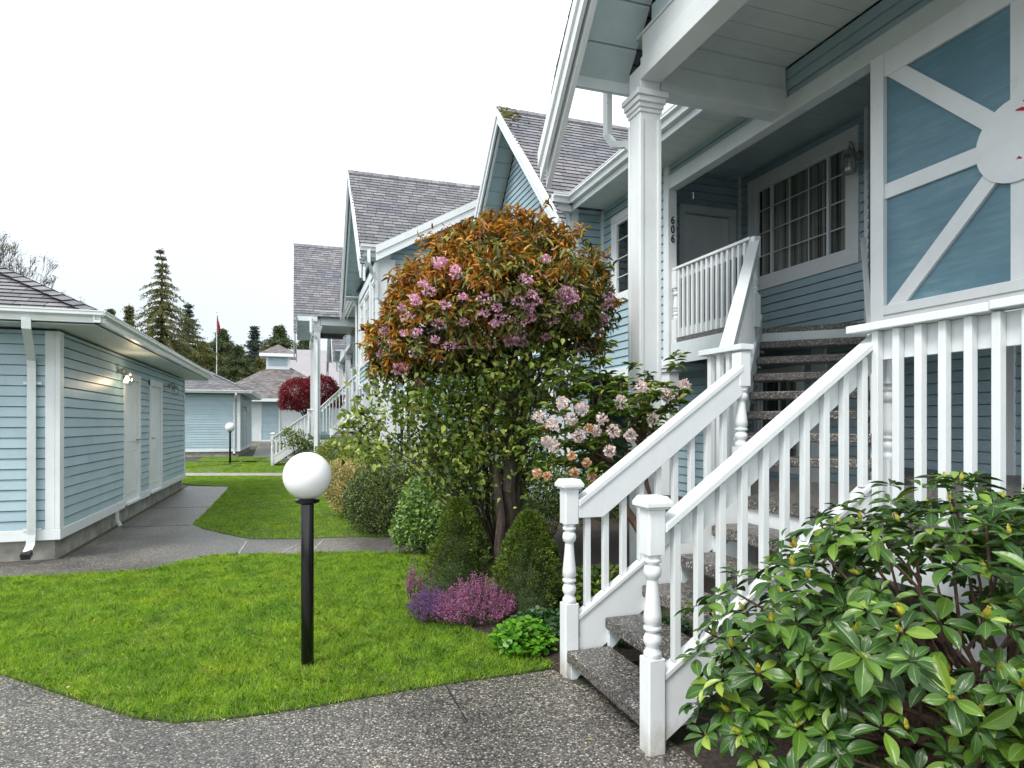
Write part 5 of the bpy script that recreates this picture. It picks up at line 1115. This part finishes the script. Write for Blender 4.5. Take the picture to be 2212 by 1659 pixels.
# --- big foreground rhododendron
def big_rhodo():
    bx, by = 2.32, 1.62; g = thing('rhododendron', 'large glossy green rhododendron with yellow buds in the right foreground', 'shrub', (bx, by, 0))
    blobs = [(2.25, 1.70, .92, (.60, .60, .42)), (1.95, 2.0, .74, (.42, .42, .34)), (2.75, 1.42, 1.0, (.60, .50, .36)), (1.98, 1.60, .56, (.38, .38, .36)), (2.5, 1.95, 1.0, (.42, .35, .34)), (1.76, 1.92, .50, (.30, .30, .30)), (1.66, 2.0, .66, (.24, .22, .24)), (1.60, 1.98, .42, (.2, .2, .2)), (2.9, 1.7, 1.02, (.4, .4, .32))]
    P, N = blobpts(blobs, 500, .78, 1.10, -.55); P2, N2 = blobpts(blobs, 120, .5, .72, -.5); P = P + N * rng.normal(0, .035, (len(P), 1)); P = np.concatenate([P, P2]); N = np.concatenate([N, N2])
    LP = []; LD = []; LN = []; LL = []; buds = []
    m = MB(); st = [(bx, by, .45), (bx - .15, by + .1, .4), (bx + .18, by + .05, .45)]
    for p, n in zip(P, N):
        ax = unit(n * .7 + np.array((0, 0, .8)) + rng.normal(0, .22, 3)); a1 = unit(np.cross(ax, rng.normal(size=3))); a2 = np.cross(ax, a1); k = rng.integers(6, 10); ph = rng.random() * 6.28; s_ = rng.uniform(.55, .95)
        for i in range(k):
            a = ph + i * 2.39996; el = rng.uniform(-.25, .45) + .25 * (i / k); d = (math.cos(a) * a1 + math.sin(a) * a2) * math.cos(el) + ax * math.sin(el)
            LP.append(p + d * .012 + ax * .01 * i / k); LD.append(d); LN.append(ax * math.cos(el) - (math.cos(a) * a1 + math.sin(a) * a2) * math.sin(el) + rng.normal(0, .12, 3)); LL.append(s_ * rng.uniform(.075, .125) * (1 - .25 * (el > .4)))
        if rng.random() < .26: buds.append((p + ax * .012, ax, rng.uniform(.8, 1.3)))
        c = st[rng.integers(3)]
        if rng.random() < .16: branch(m, np.array(c) + rng.normal(0, .03, 3), p, .012, .0045, -.03, 5, .025, 5)
    LP, LD, LN, LL = map(np.array, (LP, LD, LN, LL))
    for (a, b, r) in (((bx, by, 0), st[0], .05), ((bx - .05, by, .1), st[1], .035), ((bx + .05, by, .1), st[2], .04)): branch(m, a, b, r, r * .7, 0, 5, .015, 9)
    m.build('stems', M_BARKR, g)
    leaves('foliage', LP, LD, LN, LL, LL * rng.uniform(.40, .52, len(LL)), L_RHODO, g, grid_leaf(4, 7, .16, .22, .1), smooth=True)
    BP = []; BD = []; BN = []; BL = []
    for p, ax, s in buds:
        a1 = unit(np.cross(ax, rng.normal(size=3))); a2 = np.cross(ax, a1)
        for lay, (r, h, n) in enumerate(((.005, 0, 5), (.004, .005, 5), (.0022, .010, 3))):
            for i in range(n):
                a = i * 2 * math.pi / n + lay * .6; o = math.cos(a) * a1 + math.sin(a) * a2; BP.append(p + o * r * s + ax * h * s); BD.append(ax + o * (.25 - lay * .14)); BN.append(o); BL.append(.026 * s * rng.uniform(.85, 1.1))
    BL = np.array(BL); tmb = (np.array([(0, 0, 0), (.5, .3, -.12), (.4, .65, -.12), (0, 1, -.3), (-.4, .65, -.12), (-.5, .3, -.12), (0, .45, .1)]), [(0, 1, 6), (1, 2, 6), (2, 3, 6), (3, 4, 6), (4, 5, 6), (5, 0, 6)])
    leaves('buds', np.array(BP), np.array(BD), np.array(BN), BL, BL * .55, L_BUD, g, tmb, smooth=True)
big_rhodo()

# --- dwarf conifers
def dwarf(label, x, y, r, h, n=15000):
    g = thing('dwarf_conifer', label, 'shrub', (x, y, 0), None)
    t = rng.random(n) ** .75; z = h * t; prof = np.power(np.clip(1 - t, 0, 1), .62) * (0.55 + .45 * np.clip(t * 6, 0, 1)) + .04; a = rng.uniform(0, 6.283, n)
    # tufts: lumps on the surface
    K = 110; ka, kt = rng.uniform(0, 6.283, K), rng.random(K) ** .8; ai = a[:, None] - ka[None]; ai = np.abs((ai + math.pi) % (2 * math.pi) - math.pi) * r * prof[:, None]; dz = (t[:, None] - kt[None]) * h
    dist = np.sqrt(ai ** 2 + dz ** 2).min(1); lump = np.clip(1 - (dist / .075) ** 2, 0, 1) ** .7
    rr = r * prof * (.62 + .44 * lump) * rng.uniform(.88, 1.03, n)
    P = np.c_[x + rr * np.cos(a), y + rr * np.sin(a), z + .02]; N = np.c_[np.cos(a), np.sin(a), np.full(n, .55)]
    D = unit(N + rng.normal(0, .5, P.shape) + np.array((0, 0, .2))); leaves('foliage', P, D, rdir(n), rng.uniform(.018, .04, n), .0075, L_SPRUCE, g)
    m = MB(); m.tube([(x, y, -.02), (x, y, h * .8)], [.03, .008], 8)
    for i in range(30):
        tt = rng.uniform(.1, .8); aa = rng.uniform(0, 6.28); q = r * (1 - tt) ** .62 * .8; branch(m, (x, y, h * tt * .9), (x + q * math.cos(aa), y + q * math.sin(aa), h * tt + .05), .008, .003, 0, 3, .01, 4)
    m.build('trunk', M_BARK, g)
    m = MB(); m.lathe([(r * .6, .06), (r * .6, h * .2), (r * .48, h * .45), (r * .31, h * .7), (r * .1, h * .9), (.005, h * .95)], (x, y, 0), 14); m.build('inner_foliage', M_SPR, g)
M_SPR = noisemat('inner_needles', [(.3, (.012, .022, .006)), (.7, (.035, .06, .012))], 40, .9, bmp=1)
dwarf('cone shaped dwarf spruce left of the cherry trunk', 1.40, 5.72, .38, .90)
dwarf('rounder dwarf spruce between the cherry trunk and the stair newel', 1.86, 5.12, .38, .84)

# --- heather, bright ground plant, ivy
def heather(label, x, y, rx, ry, h, n, mat, seed):
    g = thing('heather', label, 'shrub', (x, y, 0)); P = []; D = []; P2 = []; D2 = []; m = MB()
    for i in range(n):
        a = rng.uniform(0, 6.283); q = math.sqrt(rng.random()); cx, cy = x + rx * q * math.cos(a) * .75, y + ry * q * math.sin(a) * .75
        top = h * (1 - .5 * q * q) * rng.uniform(.55, 1.25); e = np.array((cx + math.cos(a) * q * rx * .3, cy + math.sin(a) * q * ry * .3, top)); b = np.array((cx, cy, 0.02)); dd = e - b
        if i % 4 == 0: m.tube([b, (b + e) / 2 + rng.normal(0, .01, 3), e], [.003, .002, .001], 4)
        for k in range(26):
            t = rng.uniform(.55, 1.02); P.append(b + dd * t + rng.normal(0, .006, 3)); D.append(rng.normal(0, 1, 3) + np.array((0, 0, .3)))
        for k in range(9):
            t = rng.uniform(.1, .8); P2.append(b + dd * t + rng.normal(0, .012, 3)); D2.append(rng.normal(0, 1, 3) + np.array((0, 0, .8)))
    P, D, P2, D2 = map(np.array, (P, D, P2, D2)); m.build('stems', M_BARK, g)
    leaves('florets', P, D, rdir(len(P)), rng.uniform(.007, .014, len(P)), .007, mat, g); leaves('foliage', P2, D2, rdir(len(P2)), .018, .005, L_HGREEN, g)
heather('mounded heather in magenta pink bloom at the lawn edge', 1.36, 5.02, .34, .25, .33, 470, L_HEATH, 1)
heather('smaller violet blue heather left of the pink heather', 1.02, 5.20, .17, .22, .27, 190, L_HEATHP, 2)
heather('thin dusky pink heather sprig behind the left dwarf spruce', 1.0, 5.78, .09, .12, .36, 60, L_HEATH, 3)
def groundplant(label, x, y, rx, ry, h, n, L, mat, name='ground_plant'):
    g = thing(name, label, 'plant', (x, y, 0)); a = rng.uniform(0, 6.283, n); q = np.sqrt(rng.random(n)); P = np.c_[x + rx * q * np.cos(a), y + ry * q * np.sin(a), h * (1 - .5 * q ** 2) * rng.uniform(.45, 1, n)]
    D = np.c_[np.cos(a), np.sin(a), rng.uniform(-.3, .4, n)] + rng.normal(0, .6, (n, 3)); tm = (np.array([(0, 0, 0), (.42, .15, .06), (.5, .55, .1), (.2, .92, .02), (-.2, .92, .02), (-.5, .55, .1), (-.42, .15, .06)]), [(0, 1, 2, 3, 4, 5, 6)])
    leaves('foliage', P, D, unit(rng.normal(0, .4, (n, 3)) + np.array((0, -.2, 1))), L * rng.uniform(.7, 1.3, n), L * rng.uniform(.7, 1.1, n), mat, g, tm)
    m = MB(); [m.tube([(x + (p[0] - x) * .6, y + (p[1] - y) * .6, 0), tuple(p)], .0018, 4) for p in P[:min(n, 160)]]; m.build('stems', L_GC, g)
groundplant('bright lime green leafy clump beside the nearest left newel', 1.50, 4.26, .20, .20, .24, 700, .045, L_GC)
groundplant('dark green low leafy patch behind the lime green clump', 1.78, 4.62, .26, .26, .17, 900, .035, L_IVY)
groundplant('trailing dark groundcover under the balusters of the near stair', 2.35, 4.35, .5, .3, .14, 1300, .035, L_IVY)
groundplant('mixed low foliage under the pink rhododendron', 2.6, 5.3, .6, .4, .3, 1800, .05, L_PRH)

# --- round bushes along the bed
def W3(x, y, d): return at(x, y, d)
def B3(l): return [(*at(x, y, d), r) for x, y, d, r in l]
bush('round_bush', 'large rounded dark green small leaved bush at the bend of the bed', 'bush', [(1.20, 9.5, .50, (.52, .6, .56)), (1.48, 9.2, .46, (.42, .5, .52)), (1.08, 10.0, .42, (.42, .5, .45))], 26000, .035, .02, L_DARKB, base=(1.0, 9.5, 0), up=-.75)
bush('leafy_bush', 'bright variegated green bush between dark bush and dwarf spruce', 'bush', [(1.52, 7.75, .55, (.36, .4, .46)), (1.75, 7.5, .45, (.36, .4, .45)), (1.35, 7.9, .30, (.26, .3, .28))], 9000, .05, .032, L_BRIGHT, base=(1.55, 7.7, 0), up=-.8)
bush('pale_bush', 'rounded cream yellow bush at the lawn edge beyond the globe lamp', 'bush', [(.80, 11.5, .58, (.42, .5, .42)), (1.1, 11.4, .60, (.42, .5, .42)), (.9, 11.2, .35, (.38, .4, .32))], 10000, .04, .026, L_PALE, base=(.9, 11.4, 0), up=-.8)
bush('clipped_hedge', 'clipped gold green hedge behind the cream yellow bush', 'hedge', [(1.2, 17.5, .62, (.85, .8, .62)), (2., 17, .62, (.8, .8, .6)), (1.5, 16.5, .55, (.6, .6, .55))], 15000, .06, .035, L_HEDGE, base=(1.4, 17.2, 0), rmin=.75, up=-.8)
bush('leafy_shrub', 'low olive green shrub between the dark bush and the climbing shrub', 'shrub', [(1.75, 9.0, 1.0, (.40, .4, .32)), (1.2, 10.2, 1.05, (.35, .4, .26)), (2.2, 8.6, .9, (.4, .4, .4))], 3800, .055, .035, L_CLIMB, base=(1.8, 9.0, 0), rmin=.4)
bush('dark_shrub', 'deep green shrub behind the cherry trunk near the lower windows', 'shrub', [(2.9, 7.6, .6, (.6, .6, .6)), (3.6, 8.0, .5, (.6, .6, .5)), (2.3, 7.0, .45, (.45, .45, .45))], 9000, .05, .028, L_PRH, base=(2.9, 7.6, 0), rmin=.5)
bush('small_shrub', 'sparse dark shrub at the foot of the distant staircase', 'shrub', [(.0, 25.0, .9, (.55, .4, .5)), (.5, 25.2, .6, (.5, .4, .5)), (-.3, 25.1, 1.2, (.25, .25, .25))], 1100, .11, .05, L_PRH, base=(.1, 25.0, 0), rmin=.3)
def maple():
    x, y, _ = at(668, 915, 31); g = thing('crimson_maple', 'small crimson leaved maple beyond the distant staircase', 'tree', (x, y, 0))
    bl = [(*at(px, py, 31), (r, r, r * .85)) for px, py, r in ((645, 850, .85), (690, 845, .9), (665, 865, .8), (630, 868, .6), (715, 865, .55))]
    P, N = blobpts(bl, 12000, .72, 1.03, -.7); k = len(P); D = unit(N + rng.normal(0, .7, P.shape) + np.array((0, 0, -.3)))
    leaves('foliage', P, D, rdir(k), rng.uniform(.07, .14, k), .05, L_MAPLE, g)
    m = MB(); branch(m, (x, y, 0), (x, y, 2.0), .09, .06, 0, 4, .03, 8)
    for b in bl:
        for k in range(4): branch(m, (x, y, 1.8), np.array(b[:3]) + rdir(1)[0] * .5, .04, .01, .1, 4, .05, 5)
    m.build('trunk', M_BARK, g)
maple()
# pots by the stair, green wire support by the distant column
m = MB(); p = (2.12, 4.35); g = thing('plant_pot', 'dark plastic plant pot behind the balusters of the near stair', 'pot', (*p, 0)); m.lathe([(.09, 0), (.115, .22), (.125, .22), (.125, .25), (.11, .25), (.1, .21)], (*p, .02), 20); m.build('pot', M_DARK, g)
m = MB(); m.lathe([(.1, 0), (.1, .01)], (*p, .21), 14); m.build('soil', M_SOIL, g)
M_TERR = noisemat('terracotta', [(.3, (.20, .09, .06)), (.7, (.34, .17, .11))], 12, .8)
m = MB(); p = (3.35, 5.4); g = thing('terracotta_pot', 'terracotta pot standing behind the rhododendron stems', 'pot', (*p, 0)); m.lathe([(.11, 0), (.15, .3), (.165, .3), (.165, .35), (.14, .35), (.13, .28)], (*p, .55), 20); m.build('pot', M_TERR, g); m = MB(); m.box(p[0] - .2, p[0] + .2, p[1] - .2, p[1] + .2, 0, .55); m.build('plinth', M_CONC, g, bev=.01)
M_GRN = noisemat('green_enamel_wire', [(.3, (.01, .10, .06)), (.7, (.02, .17, .10))], 10, .4)
m = MB(); x0, y0, _ = at(705, 930, 22.5)
for i in range(9): m.tube([(x0 - .22 + i * .055, y0, 0), (x0 - .22 + i * .055, y0, 1.25 + .08 * math.sin(i * .7))], .010, 5)
for i in range(6): m.tube([(x0 - .22, y0, .15 + i * .2), (x0 + .22, y0, .2 + i * .2)], .008, 5)
tag(m.build('wire_trellis', M_GRN), 'green wire trellis panel beside the distant porch column', 'trellis')

# ------------------------------------------------------------------ conifers on the skyline
def conifer(label, px, py, d, hw, mat, droop=.25, dens=1., name='conifer_tree', sparse=0, tiers=1., bend=0):
    """hw = half width in photo pixels at the widest visible height"""
    x, y, z = at(px, py, d); H = z; r = hw * (2.2 if sparse else 2.3) / F0 * d; g = thing(name, label, 'tree', (x, y, 0), 'conifers on the skyline')
    m = MB(); m.tube([(x, y, 0), (x, y, H * .6), (x, y, H * .93), (x + bend, y, H)], [H * .018, H * .009, H * .003, .02], 7); P = []; D = []; Ls = []; z = H * .10
    px_ = d / F0 * 2.16                      # metres per rendered pixel
    while z < H * .993:
        t = z / H; rad = r * min(1, ((1 - t) / .62)) ** (1.3 if sparse else 1.05) + .12; n = int(11 * dens) + rng.integers(0, 3); a0 = rng.random() * 6.28; tier = 1 + .28 * math.sin(z / H * 60 * tiers)
        for i in range(n):
            a = a0 + i * 6.283 / n + rng.normal(0, .2); l = rad * tier * rng.uniform(.5, 1.1); c, s_ = math.cos(a), math.sin(a); k = max(4, int(l / (px_ * 1.6)))
            if l > .6 and i % 2 == 0: m.tube([(x, y, z), (x + c * l * .5, y + s_ * l * .5, z - droop * l * .22), (x + c * l * .9, y + s_ * l * .9, z - droop * l * .7)], [.05, .03, .01], 4)
            for j in range(k):
                u = (j + .6) / k; zz = z - droop * l * u * u + .12 * l * u ** 4; w = px_ * 2.8 * (1.15 - .5 * u)
                for q in range(8 if sparse else 8):
                    P.append((x + c * l * u + rng.normal(0, w * .5) + bend * max(0, (t - .9) * 10) * .6, y + s_ * l * u + rng.normal(0, w * .5), zz + rng.normal(0, w * .25) - (w * .35 if sparse else 0))); D.append((c * .7 + rng.normal(0, .7), s_ * .7 + rng.normal(0, .7), -droop * 1.6 + rng.normal(0, .5))); Ls.append(w * rng.uniform(.5, 1.2))
        z += H * (.030 if sparse else .020) * rng.uniform(.8, 1.25)
    P, D, Ls = np.array(P), np.array(D), np.array(Ls); leaves('crown', P, D, rdir(len(P)) + np.array((0, 0, .6)), Ls, Ls * .38, mat, g); m.build('trunk', M_BARK, g)
conifer('tallest drooping conifer with a bent tip against the sky', 350, 536, 55, 78, L_CONY, .55, .85, sparse=1, tiers=.8, bend=-.25)
conifer('narrow conifer directly left of the tallest drooping conifer', 279, 655, 57, 34, L_CONY, .5, .9, sparse=1)
conifer('dark spruce just right of the tallest drooping conifer', 407, 652, 70, 52, L_CONB, .30, 1., sparse=1)
conifer('dense cedar behind the flagpole', 480, 708, 68, 62, L_CONI, .35, 1.3)
conifer('dense cedar left of the flagpole cedar', 437, 735, 66, 50, L_CONY, .35, 1.2)
conifer('shorter cedar right of the flagpole', 515, 745, 64, 48, L_CONI, .35, 1.2)
conifer('blue green spruce with tiered branches left of the cupola', 550, 702, 75, 44, L_CONB, .22, 1., sparse=1, tiers=.9)
conifer('broad cedar behind the cupola', 604, 700, 78, 62, L_CONI, .35, 1.3)
conifer('cedar between the roof verge and the distant porch column', 660, 722, 80, 55, L_CONI, .35, 1.2)
conifer('small pointed treetop above the shed roof', 239, 666, 70, 22, L_CONI, .3, 1.)
conifer('bushy conifer behind the shed gutter', 372, 735, 60, 62, L_CONI, .35, 1.1)
conifer('rounded cedar low behind the far shed roof', 575, 748, 66, 50, L_CONY, .35, 1.2)
conifer('broken conifer at the left frame edge behind the shed roof', -50, 440, 48, 62, L_CONY, .30, .9, sparse=1, tiers=.8)
def bare():
    x, y, _ = at(22, 800, 44); g = thing('bare_tree', 'fine twigged budding tree behind the shed roof at the left', 'tree', (x, y, 0)); m = MB(); P = []
    def grow(p, d, l, r, k):
        e = p + d * l; m.tube([p, (p + e) / 2 + rng.normal(0, l * .04, 3), e], [r, r * .85, r * .7], 4 if k > 2 else 6)
        if k >= 8: P.extend([e + rng.normal(0, .12, 3) for _ in range(3)]); return
        for i in range(3 if rng.random() < .4 else 2):
            nd_ = unit(d + rng.normal(0, .22, 3) + np.array((0, 0, .12))); grow(e, nd_, l * rng.uniform(.70, .83), max(.012, r * .62), k + 1)
    grow(np.array((x, y, 0.)), np.array((0, 0, 1.)), 3.35, .13, 0); m.build('trunk', M_BARK, g); P = np.array(P)
    leaves('buds', P, rdir(len(P)), rdir(len(P)), .09, .05, L_CONY, g)
bare()

# fallen leaves and petals on turf and paving
n = 260; P = np.c_[rng.uniform(-4.5, 2.2, n), rng.uniform(2.2, 8.5, n), np.full(n, .045)]; P[:, 2] = np.where(inpoly(P[:, :2], lawn1) | inpoly(P[:, :2], lawn2), .05, .017)
D = rng.normal(0, 1, (n, 3)); D[:, 2] *= .15
L_DEAD = leafmat('fallen_brown_leaf', [(0, (.10, .05, .02)), (.5, (.22, .12, .05)), (.85, (.30, .22, .09)), (1, (.6, .38, .42))], .5, .1)
tag(leaves('fallen_leaves', P, D, rng.normal(0, .25, (n, 3)) + np.array((0, 0, 1)), rng.uniform(.015, .04, n), .016, L_DEAD, None), 'scattered brown fallen leaves on the lawn and path', 'leaves', kind='stuff')
